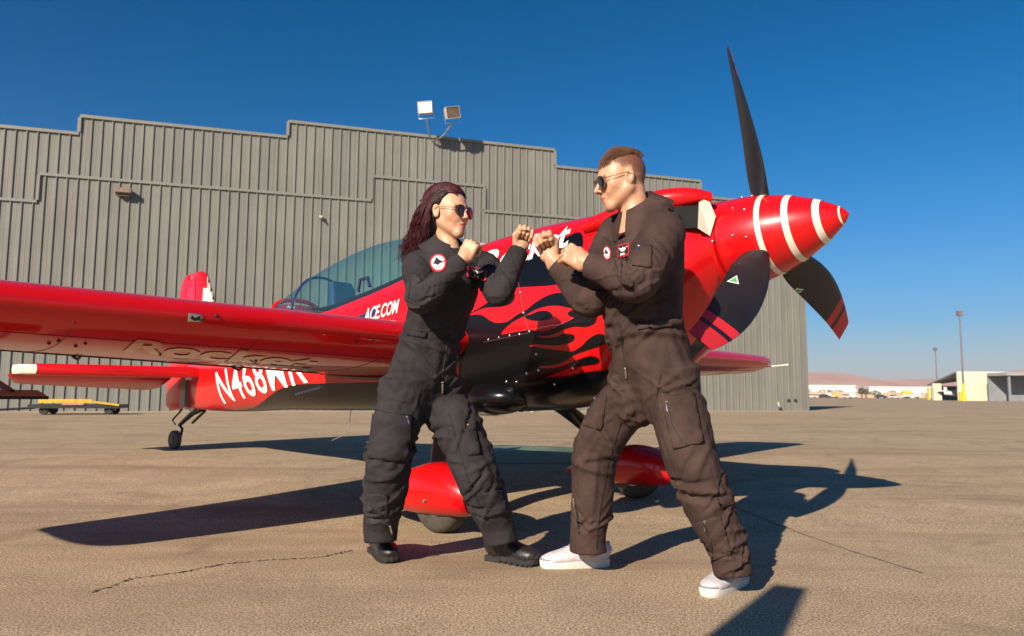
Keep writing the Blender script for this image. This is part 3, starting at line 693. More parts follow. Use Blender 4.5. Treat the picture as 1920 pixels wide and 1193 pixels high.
# cowl top ridge, air inlets, cream nose ring
nb = MB(); AXP = R(7.5); HUB = Vector((1.40, 0, 1.515)); AX = Vector((math.cos(AXP), 0, math.sin(AXP))); AU = Vector((-math.sin(AXP), 0, math.cos(AXP))); AY = Vector((0, 1, 0))
def rev(mb, prof_, n=40, mi=0, c=None):
    c = c or HUB
    mb.rings([[c + AX*h + (AY*math.cos(2*math.pi*k/n) + AU*math.sin(2*math.pi*k/n))*r for k in range(n)] for h, r in prof_], mi, True, False); return mb
rev(nb, [(-.235, .20), (-.235, .238), (-.225, .242), (-.185, .236), (-.178, .21)]).build('nose_ring', M_red, plane, True)
for s in (-1, 1):                        # intake each side of the spinner
    lip = MB(); pts = [(1.20, s*.21, 1.70), (1.12, s*.285, 1.705), (.98, s*.345, 1.69), (.80, s*.38, 1.66), (.55, s*.385, 1.62)]
    lip.tube(catmull(pts, 4), list(np.linspace(.030, .062, 8)) + list(np.linspace(.062, .035, 9)), 12)
    lip.build('intake_lip', M_red, plane, True)
    op = MB()
    P = [(1.185, s*.285, 1.655), (1.00, s*.405, 1.650), (1.00, s*.428, 1.535), (1.185, s*.315, 1.535)]
    op.add(P + [(x+.004, y*.80, z) for x, y, z in P], [(0,1,2,3), (4,7,6,5), (0,4,5,1), (1,5,6,2), (2,6,7,3), (3,7,4,0)]); op.build('intake_dark_block', pm('intake_shade_black', (.004, .004, .004), .9), plane)  # solid near-black block, the shade of the opening put into its colour
    ck = MB(); ck.add([(1.20, s*.235, 1.70), (1.185, s*.30, 1.665), (1.19, s*.325, 1.53), (1.215, s*.25, 1.50), (1.235, s*.225, 1.60)], [(0,1,2,3,4)]); ck.build('intake_cheek', M_white, plane)
# ---- spinner with stripes
SPL = .395
def spr(t): return .226 * max(0., 1 - (max(t, 0)) ** 1.75) ** .78 if t < 1 else 0
sp = MB(); rev(sp, [(-.172, .21), (-.172, .229), (-.165, .231)] + [(-.165 + (.165+SPL) * t, spr(t) + .004 if t < .98 else spr(t)) for t in np.linspace(.02, .999, 34)])
spin = sp.build('spinner', M_red, plane, True)
for a, b in ((.335, .380), (.545, .595), (.765, .815), (.935, .948)):
    st_ = MB(); rev(st_, [(-.165 + (.165+SPL)*t, spr(t) + .0062) for t in np.linspace(a, b, 5)], 48); st_.build('stripe', M_white, spin, True)
for a in (.15, .26):
    for ang in range(0, 360, 40):
        th = R(ang+14+a*60); h = -.165 + (.165+SPL)*a; MB().ball(HUB + AX*h + (AY*math.cos(th)+AU*math.sin(th))*(spr(a)+.006), .007, 8, 5).build('screw', M_chrome, spin, True)
# ---- propeller blades
def blade(ang):
    rd = AU*math.cos(ang) + AY*math.sin(ang); tg = AY*math.cos(ang) - AU*math.sin(ang)       # radial, tangential
    rr = [.10, .17, .23, .30, .38, .48, .58, .68, .78, .87, .94, .985, 1.0]
    ch = [.085, .095, .128, .162, .187, .200, .203, .196, .181, .160, .140, .124, .118]; be = [62, 60, 56, 52, 47, 42, 38, 35, 32, 30, 29, 28, 28]
    th = [.075, .07, .055, .042, .034, .028, .024, .020, .016, .013, .010, .008, .006]; sw = [0, 0, 0, .004, .01, .018, .022, .02, .012, -.002, -.018, -.03, -.035]
    f = [herm(rr, q) for q in (ch, be, th, sw)]
    def sec(r):
        c, b, t, s = (float(g(r)) for g in f); b = R(b); cd_ = -tg*math.cos(b) + AX*math.sin(b); nd = tg*math.sin(b) + AX*math.cos(b); o = HUB + rd*r
        return [o + cd_*(c*(.5*math.cos(a)) + s) + nd*(t*.5*math.sin(a)*(1+.35*math.cos(a))) for a in np.linspace(0, 2*math.pi, 20, endpoint=False)]
    R1 = np.linspace(.10, .80, 22); o = MB().rings([sec(r) for r in R1]).build('propeller_blade', M_bladek, plane, True)
    def band(r0, r1, k_):
        b_ = MB().rings([sec(r) for r in np.linspace(r0, r1, k_)]); b_.I = [0 if (i % 20) < 10 else 1 for i in range(len(b_.F) - 2)] + [1, 1]      # painted on the front face only
        b_.build('tip_band', [M_blader, M_bladek], o)
    band(.801, .862, 4)
    MB().rings([sec(r) for r in np.linspace(.863, .889, 3)]).build('tip_stripe', M_bladek, o, True)
    band(.890, 1.0, 5)
    return o
PH = R(-7); blades = [blade(PH + k*2*math.pi/3) for k in range(3)]
M_grn = pm('green_decal', (.09, .42, .16), .5); M_plt = pm('silver_decal', (.70, .74, .70), .4)
for bi, (cx_, cy_, s) in ((2, (1375, 526, 13)), (1, (1498, 547, 9))):
    bb = bvh_of([blades[bi]]); tri = [(cx_-s, cy_+s*.2), (cx_+s*.5, cy_-s*.7), (cx_+s*.8, cy_+s*.6)] if bi == 2 else [(cx_-s*.7, cy_+s*.9), (cx_-s*.7, cy_-s*.8), (cx_+s, cy_-s*.5)]
    def pj(u, v, of): 
        h = hit(bb, u, v, of); return h[0] if h else None
    V2, F2 = poly2d(tri, 4); decal('maker_mark', V2, F2, lambda u, v: pj(u, v, .002), M_plt, blades[bi])
    g = np.mean(tri, 0); V2, F2 = poly2d([tuple(g + (np.array(p)-g)*.62) for p in tri], 4); decal('maker_mark', V2, F2, lambda u, v: pj(u, v, .0035), M_grn, blades[bi])

# ---- wings
WP = R(6.5)
def airfoil(n=26):
    t = [(1 - math.cos(math.pi*k/n))/2 for k in range(n+1)]
    y = [5*(.2969*math.sqrt(x) - .126*x - .3516*x*x + .2843*x**3 - .1036*x**4) for x in t]
    y = [v * (1.12 if x < .25 else 1.12 - .16*(x-.25)/.75) for v, x in zip(y, t)]
    return [(x, v) for x, v in zip(t, y)][::-1] + [(x, -v) for x, v in zip(t, y)][1:]
AF = airfoil()
def wsec(y, le, ch, tk, zc=None):
    zc = 1.045 + .009*abs(y)
    return [(le - x*ch*math.cos(WP) + v*tk*ch*math.sin(WP)*0, y, zc - x*ch*math.sin(WP) + v*tk*ch) for x, v in AF]
def wing(s):
    Y = [.30, .6, 1.2, 2.0, 2.8, 3.6, 4.02, 4.15, 4.20]; LE = [-.27, -.285, -.30, -.32, -.345, -.37, -.39, -.42, -.47]; CH = [1.64, 1.57, 1.44, 1.27, 1.09, .94, .86, .79, .66]; TK = [.155, .155, .160, .175, .195, .20, .19, .15, .07]
    fl = [herm(Y, q) for q in (LE, CH, TK)]
    ys_ = np.concatenate([np.linspace(.30, 3.9, 24), np.linspace(3.96, 4.20, 8)])
    o = MB().rings([wsec(s*y, *[float(g(y)) for g in fl]) for y in ys_]).build('wing', M_red, plane, False); fixn(o, True, 60)
    return o, fl
wing_r, WFL = wing(-1); wing_l, _ = wing(1)
bW = bvh_of([wing_r])
def on_wing(px, py, off=.003):
    h = hit(bW, px, py, off); return h[0] if h else None
side_text('race_name', 'Rocket', (225, 657), (365, 38), (10, -24), M_gold, .004, .2, .03, mp=on_wing, parent=wing_r)
# aileron: gap line, trailing strip, hinge bolts
def under(y, c):   # lower wing point at span y, chord fraction c
    le, ch, tk = [float(g(abs(y))) for g in WFL]; i = min(range(27, len(AF)), key=lambda k: abs(AF[k][0]-c)); x, v = AF[i]
    return Vector((le - x*ch*math.cos(WP), y, 1.045 + .009*abs(y) - x*ch*math.sin(WP) + v*tk*ch))
M_gap = pm('aileron_gap', (.02, .004, .004), .7)
for s, w_ in ((-1, wing_r), (1, wing_l)):
    MB().tube([under(s*y, .72) + Vector((0, 0, -.001)) for y in np.linspace(.75, 3.9, 16)], .006, 5).build('aileron_gap', M_gap, w_)
    for y in (1.4, 2.3, 3.2):
        p = under(s*y, .70); MB().tube([p + Vector((.05, 0, -.002)), p + Vector((0, 0, -.022)), p + Vector((-.08, 0, -.004))], .007, 6).build('aileron_hinge', M_black, w_)
    # counterbalance spade under the aileron
    p = under(s*2.70, .66); sp_ = MB(); sp_.tube([p, p + Vector((.10, 0, -.13)), p + Vector((.42, s*-.02, -.20))], .016, 6)
    sp_.build('spade_arm', M_black, w_)
    q = p + Vector((.47, s*-.02, -.205)); sp2 = MB(); sp2.box(q, (.16, .20, .012), Matrix.Rotation(R(10), 3, 'Y')); bevel(sp2.build('spade_plate', M_black, w_), .004)
M_wseam = pm('wing_seam', (.16, .004, .005), .6)
for s, w_ in ((-1, wing_r), (1, wing_l)):
    for y in (.95, 1.75, 2.55, 3.35): MB().tube([under(s*y, c_) + Vector((0, 0, -.0005)) for c_ in np.linspace(.03, .70, 14)], .0018, 4).build('panel_seam', M_wseam, w_)
    MB().tube([under(s*y, .12) + Vector((0, 0, -.0005)) for y in np.linspace(.6, 3.9, 18)], .0018, 4).build('panel_seam', M_wseam, w_)
for b in ((92, 643), (110, 638), (160, 643), (142, 648), (405, 592), (700, 637), (668, 640), (300, 664), (480, 676)):
    h = hit(bW, b[0], b[1], .001)
    if h: MB().ball(to_local(h[0]), .008, 8, 5).build('screw', M_dark, wing_r)
# stall-warning plate on the near leading edge
V2, F2 = poly2d([(352, 588), (379, 590), (378, 604), (351, 602)], 5); decal('leading_edge_plate', V2, F2, lambda u, v: on_wing(u, v, .004), M_chrome, wing_r)
V2, F2 = poly2d([(359, 591), (366, 596), (374, 592), (376, 600), (364, 601), (357, 598)], 5); decal('plate_cutout', V2, F2, lambda u, v: on_wing(u, v, .006), M_dark, wing_r)
# wing-root fairing ring
for s in (-1, 1):
    fr = MB(); fr.rings([[Vector(v) * 1 + Vector((.0, s*d - v[1] if False else 0, 0)) for v in wsec(s*(.405+d), -.24 + g, 1.66 + g, .17 + g*.3)] for d, g in ((0, .045), (.012, .038), (.024, .014), (.032, -.02))], cap=False)
    fr.build('wing_root_fairing', M_black, plane, True)
# pitot tube on the far tip
tip = lpx(1438, 688, 4.12); e1 = lpx(1478, 684, 4.20); MB().tube([tip + Vector((-.1, 0, 0)), tip, e1 * .82 + tip * .18, e1], [.007, .007, .007, .012], 6).build('pitot_tube', M_white, wing_l)

# ---- canopy
glass = bpy.data.materials.new('tinted_canopy_glass'); glass.use_nodes = True
_t = glass.node_tree; _N = _t.nodes; _L = _t.links; _N.clear()
_o = _N.new('ShaderNodeOutputMaterial'); _tr = _N.new('ShaderNodeBsdfTransparent'); _tr.inputs[0].default_value = (.66, .90, .93, 1)
_gl = _N.new('ShaderNodeBsdfGlossy'); _gl.inputs['Roughness'].default_value = .02; _gl.inputs[0].default_value = (.85, .95, 1, 1)
_lw = _N.new('ShaderNodeLayerWeight'); _lw.inputs[0].default_value = .5; _pw = _N.new('ShaderNodeMath'); _pw.operation = 'POWER'; _pw.inputs[1].default_value = 4; _L.new(_lw.outputs['Facing'], _pw.inputs[0]); _fr = _N.new('ShaderNodeMath'); _fr.operation = 'MULTIPLY_ADD'; _fr.inputs[1].default_value = .6; _fr.inputs[2].default_value = .04; _L.new(_pw.outputs[0], _fr.inputs[0]); _df = _N.new('ShaderNodeBsdfDiffuse'); _df.inputs[0].default_value = (.10, .30, .36, 1)
_no = _N.new('ShaderNodeTexNoise'); _no.inputs['Scale'].default_value = 3; _tcn = _N.new('ShaderNodeTexCoord'); _L.new(_tcn.outputs['Object'], _no.inputs[0])
_mr = _N.new('ShaderNodeMapRange'); _mr.inputs[3].default_value = .05; _mr.inputs[4].default_value = .11; _L.new(_no.outputs[0], _mr.inputs[0])
_m1 = _N.new('ShaderNodeMixShader'); _L.new(_mr.outputs[0], _m1.inputs[0]); _L.new(_tr.outputs[0], _m1.inputs[1]); _L.new(_df.outputs[0], _m1.inputs[2])
_m2 = _N.new('ShaderNodeMixShader'); _L.new(_fr.outputs[0], _m2.inputs[0]); _L.new(_m1.outputs[0], _m2.inputs[1]); _L.new(_gl.outputs[0], _m2.inputs[2]); _L.new(_m2.outputs[0], _o.inputs[0])
czt = herm([-2.98, -2.65, -2.34, -1.89, -1.58, -1.2, -.9, -.62, -.48], [1.535, 1.685, 1.785, 1.868, 1.89, 1.878, 1.83, 1.745, 1.695])
def deck(x): return float(fzt(x)) - .055 - (.0 if x > -2.5 else .0)
def chw(x): return max(.02, side_y(x, float(deck(x))) - .004) * (1.0 if x > -2.6 else 1.0)
cz0 = herm([-3.0, -2.6, -2.2, -1.6, -1.0, -.6, -.45], [1.44, 1.33, 1.335, 1.405, 1.515, 1.61, 1.66])
RGc = []
for x in np.linspace(-2.96, -.49, 40):
    b = float(cz0(x)); t = max(float(czt(x)), b + .02); w = side_y(x, b) - .006
    RGc.append([(x, -w*abs(math.cos(a))**.85*(1 if math.cos(a) > 0 else -1), b + (t-b)*math.sin(a)) for a in np.linspace(0, math.pi, 30)])
can = MB().rings(RGc, closed=False, cap=False).build('canopy_glass', glass, plane, True)
def rail(pts, r_, nm, mat, par): MB().tube(pts, r_, 8).build(nm, mat, par, True)
for s in (-1, 1):
    pts = [(x, s*(side_y(x, float(cz0(x))) - .004), float(cz0(x))) for x in np.linspace(-2.9, -.5, 26)]; rail(pts, .018, 'canopy_rail', M_redm, can)  # pink reflected sheen is put into the rail colour
rail([Vector(v) for v in RGc[0]], .020, 'canopy_bow', M_red, can); rail([Vector(v) for v in RGc[-1]], .022, 'canopy_bow', M_white, can)
rail([Vector(v)*1 for v in RGc[6]], .012, 'canopy_bow', M_navy, can)
# cockpit seen through the glass: dark tub top, two headrests and a grab handle
ck = MB(); VX = np.linspace(-2.5, -.75, 16)
ck.rings([[(x, -.27, float(fzt(x)) + .006), (x, .27, float(fzt(x)) + .006), (x, .25, float(fzt(x)) + .004 - .0), (x, -.25, float(fzt(x)) + .004)] for x in VX]); ck.build('cockpit_tub', pm('cockpit_black', (.02, .022, .03), .7), can)
for x, z in ((-2.25, 1.50), (-1.25, 1.62)):
    o = MB().box((x, 0, z), (.09, .30, .30), Matrix.Rotation(R(-16), 3, 'Y'), taper=.7).build('headrest', pm('headrest_blue', (.02, .05, .12), .7), can); bevel(o, .03, 3)
MB().tube([(-1.62, -.30, 1.47), (-1.60, -.30, 1.56), (-1.52, -.29, 1.57), (-1.49, -.29, 1.50)], .013, 6).build('latch_handle', M_navy, can)
# cream flash on the turtle deck
V2, F2 = poly2d([(537, 577), (556, 558), (552, 580)], 5); decal('cream_flash', V2, F2, lambda u, v: on_side(u, v, .003), M_white, fus)

# ---- tail
def slab(name, outline, thick, mat, par, y0=0., horizontal=False, z0=.97):
    """rounded symmetric plate: outline in (x,z) for a fin or (x,y) for a stabiliser"""
    P = [np.array(p) for p in outline]; g = np.mean(P, 0); RGs = []
    for d, k in ((-1, .90), (-.72, .965), (0, 1.0), (.72, .965), (1, .90)):
        RGs.append([((g + (p-g)*k)[0], d*thick/2 + y0, (g + (p-g)*k)[1]) if not horizontal else ((g + (p-g)*k)[0], (g + (p-g)*k)[1], z0 + d*thick/2) for p in P])
    o = MB().rings(RGs).build(name, mat, par); fixn(o, True, 50); return o
fin = slab('fin', [(-4.30, 1.20), (-4.78, 1.98), (-4.86, 2.02), (-5.06, 2.02), (-5.06, .98), (-4.5, 1.0)], .07, M_red, plane)
rud = slab('rudder', [(-5.08, .56), (-5.08, 2.02), (-5.25, 2.01), (-5.31, 1.95), (-5.47, 1.4), (-5.58, .8), (-5.58, .55), (-5.45, .52)], .06, M_red, plane)
bFin = bvh_of([fin, rud])
def on_fin(u, v, of=.004):
    h = hit(bFin, u, v, of); return h[0] if h else None
for nm, ol, mt in (('cream_flash', [(387, 505), (398, 512), (406, 540), (402, 545), (404, 566), (380, 566), (382, 540), (389, 540)], M_white), ('pink_flash', [(352, 528), (366, 520), (366, 566), (350, 566)], M_redm)):
    V2, F2 = poly2d(ol, 4); decal(nm, V2, F2, on_fin, mt, fin)
for s in (-1, 1):
    st2 = slab('stabilizer', [(-4.52, s*.09), (-4.66, s*.8), (-4.80, s*1.50), (-4.88, s*1.60), (-5.14, s*1.60), (-5.16, s*.09)], .105, M_red, plane, horizontal=True, z0=.925)
    slab('stabilizer_tip', [(-4.80, s*1.505), (-4.88, s*1.62), (-5.14, s*1.62), (-5.15, s*1.505)], .085, M_white, st2, horizontal=True, z0=.925)
    el = slab('elevator', [(-5.175, s*.10), (-5.155, s*1.60), (-5.28, s*1.62), (-5.42, s*1.55), (-5.56, s*.22), (-5.50, s*.12)], .06, M_red, plane, horizontal=True, z0=.915)
    el.data.transform(Matrix.Translation((-5.16, 0, .915)) @ Matrix.Rotation(R(-22), 4, 'Y') @ Matrix.Translation((5.16, 0, -.915)))      # hangs down when parked
# tail post panel, strut and tailwheel
slab('tail_post', [(-4.93, .56), (-4.93, .86), (-5.06, .86), (-5.06, .56)], .19, pm('grey_post', (.16, .14, .13), .3, coat=.4), plane)
tw = lpx(328, 820, 0.0); tg_z = gz(*(PM + PF*tw.x).xy)
TWC = Vector((tw.x, 0, tg_z + .102)); stt = MB()
stt.tube([(-4.72, 0, .56), (-4.95, 0, .50), (TWC.x + .10, 0, TWC.z + .16)], [.035, .028, .020], 8); stt.tube([(TWC.x + .10, 0, TWC.z + .16), (TWC.x + .05, .055, TWC.z + .12), (TWC.x, .055, TWC.z)], .014, 6)
tws = stt.build('tail_strut', M_black, plane, True)
MB().tube([(-5.20, 0, .54), (-5.36, -.03, .42), (TWC.x + .06, -.03, TWC.z + .17)], .010, 6).build('steering_spring', M_black, tws); MB().tube([(-4.70, .02, .53), (-4.98, .02, .40)], .014, 6).build('damper', M_black, tws)
tww = lathe(MB(), [(.03, -.028), (.062, -.034), (.085, -.038), (.100, -.025), (.102, 0), (.100, .025), (.085, .038), (.062, .034), (.03, .028)], 24, 'Y').build('tail_wheel', pm('grey_dusty_tyre', (.075, .068, .062), .8, .2, 20), plane, True); tww.location = TWC
lathe(MB(), [(.0, -.039), (.05, -.039), (.055, -.030)], 18, 'Y').build('rim', M_black, tww)
# ---- main gear
WHL = {}
for s, g in ((-1, to_local(w1)), (1, to_local(w2))):
    y = g.y; z0 = g.z; wx = g.x
    pts = [(-.26, s*.20, .66), (-.27, s*.42, .635), (-.25, s*.62, .53), (-.15, s*.78, .365), (-.04, s*.86, .22 + z0)]
    C = catmull(pts, 6); leg = MB(); RGl = []
    for i, p in enumerate(C):
        t = np.array(C[min(i+1, len(C)-1)]) - np.array(C[max(i-1, 0)]); t /= np.linalg.norm(t); nn = np.array([0, -t[2], t[1]]); k = i/(len(C)-1); wd = .125*(1-.5*k); tk = .022*(1-.3*k)
        RGl.append([Vector(np.array(p) + np.array([1, 0, 0])*wd*math.cos(a) + nn*tk*math.sin(a)) for a in np.linspace(0, 2*math.pi, 14, endpoint=False)])
    leg.rings(RGl).build('gear_leg', M_black, plane, True)
    # streamlined wheel fairing
    fx = herm([-.60, -.52, -.35, -.15, .05, .20, .31, .355], [.012, .045, .105, .145, .155, .138, .085, .012]); top = herm([-.60, -.4, -.15, .0, .15, .28, .355], [.165, .245, .335, .365, .345, .285, .215]); bot = herm([-.60, -.4, -.1, .2, .3, .355], [.135, .095, .085, .10, .135, .195])
    RGf = []
    for x in np.concatenate([np.linspace(-.60, .25, 26), np.linspace(.26, .355, 10)]):
        w_, t_, b2 = float(fx(x)), float(top(x)), float(bot(x)); c_ = (t_+b2)/2; h_ = (t_-b2)/2
        RGf.append([(wx + x, y + w_*math.copysign(abs(math.cos(a))**.8, math.cos(a)), z0 + c_ + h_*math.copysign(abs(math.sin(a))**.9, math.sin(a))) for a in np.linspace(0, 2*math.pi, 28, endpoint=False)])
    pant = MB().rings(RGf).build('wheel_fairing', M_red, plane, True)
    wh = lathe(MB(), [(.07, -.055), (.11, -.062), (.150, -.062), (.172, -.045), (.178, -.02), (.178, .02), (.172, .045), (.150, .062), (.11, .062), (.07, .055)], 36, 'Y').build('wheel', pm('dusty_tyre', (.060, .049, .036), .85, .3, 18, bump=.2, bscale=80), plane, True); wh.location = (wx, y, z0 + .178)
    lathe(MB(), [(.0, -.050), (.06, -.058), (.09, -.060), (.10, -.05), (.10, .05), (.09, .06), (.06, .058), (.0, .05)], 24, 'Y').build('hub', M_galv, wh, True)
    if s < 0:
        bP = bvh_of([pant]); h = hit(bP, 797, 940, .002)
        if h: 
            MB().ball(to_local(h[0]), .010, 12, 8).build('fairing_bolt_washer', M_galv, pant, True); MB().ball(to_local(h[0] - ray(797, 940).normalized()*.008), .005, 8, 6).build('fairing_bolt', M_black, pant, True)
    else:
        for k_ in range(3): MB().box((wx - .06, y - .165, z0 + .13 + .02*k_), (.03, .02, .012)).build('brake_bolt', M_galv, wh) if False else None
# ---- belly details
MB().ball((-.17, -.30, .70), (.22, .16, .10), 22, 14).build('gear_bulge', M_black, plane, True)
c = lpx(990, 730, -.30); tb = MB(); tb.rings([[Vector(c) + Vector((.035*k*math.cos(a) - .02*j, .02*k*math.sin(a), .06 - .04*j)) for a in np.linspace(0, 2*math.pi, 12, endpoint=False)] for j, k in ((0, 1.35), (.6, 1.3), (.7, 1.05), (3.2, .6), (3.4, .3))]); tb.build('drain_scoop', M_lett, plane, True)
a0 = lpx(658, 771, 0); a1 = lpx(653, 813, 0); a2 = lpx(622, 826, 0); MB().tube([a0 + Vector((0, 0, .03)), a1, a2], .0035, 5).build('whip_antenna', M_galv, plane)
for px in (929, 965, 977): q = lpx(px, 765, -.1); MB().box(q, (.02, .02, .05)).build('belly_drain', M_black, plane)
# ================================================================== people: implicit surfaces meshed to one skin each
import openvdb
from mathutils import noise as mnoise
class Field:
    def __init__(s, lo, hi, h):
        s.h = h; s.lo = np.array(lo, float); s.n = np.ceil((np.array(hi) - s.lo) / h).astype(int) + 1
        s.D = np.full(s.n, .2, np.float32)
    def box(s, lo, hi):
        a = np.clip(np.floor((np.array(lo) - s.lo) / s.h).astype(int), 0, s.n - 1); b = np.clip(np.ceil((np.array(hi) - s.lo) / s.h).astype(int) + 1, 1, s.n)
        b = np.maximum(b, a + 1)
        g = [((np.arange(a[i], b[i]) * s.h + s.lo[i]).astype(np.float32)) for i in range(3)]
        return tuple(slice(a[i], b[i]) for i in range(3)), g[0][:, None, None], g[1][None, :, None], g[2][None, None, :]
    def blend(s, sl, d, k, sub=False):
        A = s.D[sl]
        if sub:
            d = -d; h = np.clip(.5 - .5 * (A - d) / k, 0, 1); s.D[sl] = A * (1 - h) + d * h + k * h * (1 - h)   # smooth max
        else:
            h = np.clip(.5 + .5 * (d - A) / k, 0, 1); s.D[sl] = d * (1 - h) + A * h - k * h * (1 - h)
    def cone(s, a, b, ra, rb, k=.01, sub=False):
        a = np.array(a, np.float32); b = np.array(b, np.float32); m = max(ra, rb) + .04
        sl, X, Y, Z = s.box(np.minimum(a, b) - m, np.maximum(a, b) + m); ab = b - a; L2 = float(ab @ ab) + 1e-9
        t = np.clip(((X - a[0]) * ab[0] + (Y - a[1]) * ab[1] + (Z - a[2]) * ab[2]) / L2, 0, 1)
        d = np.sqrt((X - a[0] - t*ab[0])**2 + (Y - a[1] - t*ab[1])**2 + (Z - a[2] - t*ab[2])**2) - (ra + (rb - ra) * t)
        s.blend(sl, d, k, sub)
    def chain(s, pts, rad, k=.01):
        for i in range(len(pts) - 1): s.cone(pts[i], pts[i+1], rad[i], rad[i+1], k)
    def ell(s, c, r, rot=None, k=.01, sub=False):
        c = np.array(c, np.float32); r = np.array(r, np.float32); m = r.max() + .04
        sl, X, Y, Z = s.box(c - m, c + m); P = [X - c[0], Y - c[1], Z - c[2]]
        if rot is not None:
            Rm = np.array(rot).T; P = [Rm[i, 0]*P[0] + Rm[i, 1]*P[1] + Rm[i, 2]*P[2] for i in range(3)]
        k0 = np.sqrt((P[0]/r[0])**2 + (P[1]/r[1])**2 + (P[2]/r[2])**2); k1 = np.sqrt((P[0]/r[0]**2)**2 + (P[1]/r[1]**2)**2 + (P[2]/r[2]**2)**2)
        s.blend(sl, k0 * (k0 - 1) / (k1 + 1e-6), k, sub)
    def loft(s, pts, rad, ref, folds=(), k=.03, n=5, m=.07):
        """tube of elliptic sections along a smooth spine; rad = (towards ref, sideways); ref = vector or one per point; folds = cloth creases"""
        S = np.array(catmull(pts, n)); Rr = np.array(catmull([np.atleast_1d(r) if np.size(r) > 1 else np.array([r, r]) for r in rad], n))
        rf = np.array(ref, float); rf = np.repeat(rf[None], len(pts), 0) if rf.ndim == 1 else rf; Rf = np.array(catmull(list(rf), n))
        mm = Rr.max() + m; sl, X, Y, Z = s.box(S.min(0) - mm, S.max(0) + mm)
        shp = np.broadcast_shapes(X.shape, Y.shape, Z.shape); best = np.full(shp, 9., np.float32); T = np.zeros(shp, np.float32); U = np.zeros(shp, np.float32); Vv = np.zeros(shp, np.float32); RA = np.ones(shp, np.float32); RB = np.ones(shp, np.float32); AXD = np.zeros(shp, np.float32); AR = np.zeros(shp, np.float32)
        acc = 0.
        for i in range(len(S) - 1):
            a, b = S[i], S[i+1]; ab = b - a; L = np.linalg.norm(ab) + 1e-9; tdir = ab / L
            q = (X - a[0])*tdir[0] + (Y - a[1])*tdir[1] + (Z - a[2])*tdir[2]; t = np.clip(q / L, 0, 1)
            dx, dy, dz = X - a[0] - t*ab[0], Y - a[1] - t*ab[1], Z - a[2] - t*ab[2]; d = dx*dx + dy*dy + dz*dz
            msk = d < best
            u = Rf[i] - (Rf[i] @ tdir) * tdir; u /= np.linalg.norm(u) + 1e-9; v = np.cross(tdir, u)
            best = np.where(msk, d, best); T = np.where(msk, acc + t*L, T)
            U = np.where(msk, dx*u[0] + dy*u[1] + dz*u[2], U); Vv = np.where(msk, dx*v[0] + dy*v[1] + dz*v[2], Vv)
            RA = np.where(msk, Rr[i, 0] + (Rr[i+1, 0] - Rr[i, 0])*t, RA); RB = np.where(msk, Rr[i, 1] + (Rr[i+1, 1] - Rr[i, 1])*t, RB)
            out = np.maximum(-q, 0) if i == 0 else np.maximum(q - L, 0) if i == len(S) - 2 else np.float32(0)
            AXD = np.where(msk, out, AXD)
            res = q - t*L; res = np.where(out > 0, 0, res); AR = np.where(msk, res, AR)
            acc += L
        th = np.arctan2(Vv, U); disp = np.zeros(shp, np.float32)
        for (t0, th0, slope, w, Lth, A, mode) in folds:
            dth = np.mod(th - th0 + np.pi, 2*np.pi) - np.pi
            if mode == 0: x = (T - t0 - slope*dth) / w; disp += A * (1 - 1.2*x*x) * np.exp(-x*x) * np.exp(-(dth/Lth)**2)
            else: x = (dth - slope*(T - t0)) / w; disp += A * (1 - 1.2*x*x) * np.exp(-x*x) * np.exp(-((T - t0)/Lth)**2)
        rr = np.sqrt((U/RA)**2 + (Vv/RB)**2 + (AR/np.minimum(RA, RB))**2); dr = (rr - 1) * np.minimum(RA, RB) * .5 + (np.sqrt(U*U + Vv*Vv + AR*AR) * (1 - 1/np.maximum(rr, .05))) * .5
        d = dr - disp; d = np.where(AXD > 0, np.maximum(d, AXD), d)
        s.blend(sl, d.astype(np.float32), k)
    def mesh(s):
        g = openvdb.FloatGrid(.2); g.copyFromArray(np.ascontiguousarray(np.clip(s.D, -.2, .2)))
        P, Q = g.convertToQuads(0.0); return P.astype(float) * s.h + s.lo, Q
def skin(name, field, mat, parent, smooth_it=2, disp=None, local=None, ori=None):
    """mesh a field, relax it, optionally displace; vertices in world space unless ori=(matrix, origin)"""
    P, Q = field.mesh(); me = bpy.data.meshes.new(name); me.from_pydata(P.tolist(), [], Q.tolist())
    bm = bmesh.new(); bm.from_mesh(me)
    for _ in range(smooth_it): bmesh.ops.smooth_vert(bm, verts=bm.verts, factor=.5, use_axis_x=True, use_axis_y=True, use_axis_z=True)
    bmesh.ops.recalc_face_normals(bm, faces=bm.faces); bm.normal_update()
    if disp:
        dd = [disp(v.co, v.normal) for v in bm.verts]
        for v, d in zip(bm.verts, dd): v.co += v.normal * d
    bm.to_mesh(me); bm.free()
    me.materials.append(mat); me.polygons.foreach_set('use_smooth', np.ones(len(me.polygons), bool))
    o = bpy.data.objects.new(name, me); COL.objects.link(o)
    if parent is not None:
        bpy.context.view_layer.update(); o.parent = parent
        me.transform(parent.matrix_world.inverted())
    return o
def vcol(o, fn, name='tone'):
    """per-vertex tone in mesh: fn(world co) -> 0..1 or rgb"""
    me = o.data; at_ = me.color_attributes.new(name, 'FLOAT_COLOR', 'POINT'); mw = o.matrix_world
    buf = np.ones((len(me.vertices), 4), np.float32)
    for i, v in enumerate(me.vertices):
        c = fn(mw @ v.co); buf[i, :3] = c
    at_.data.foreach_set('color', buf.ravel())
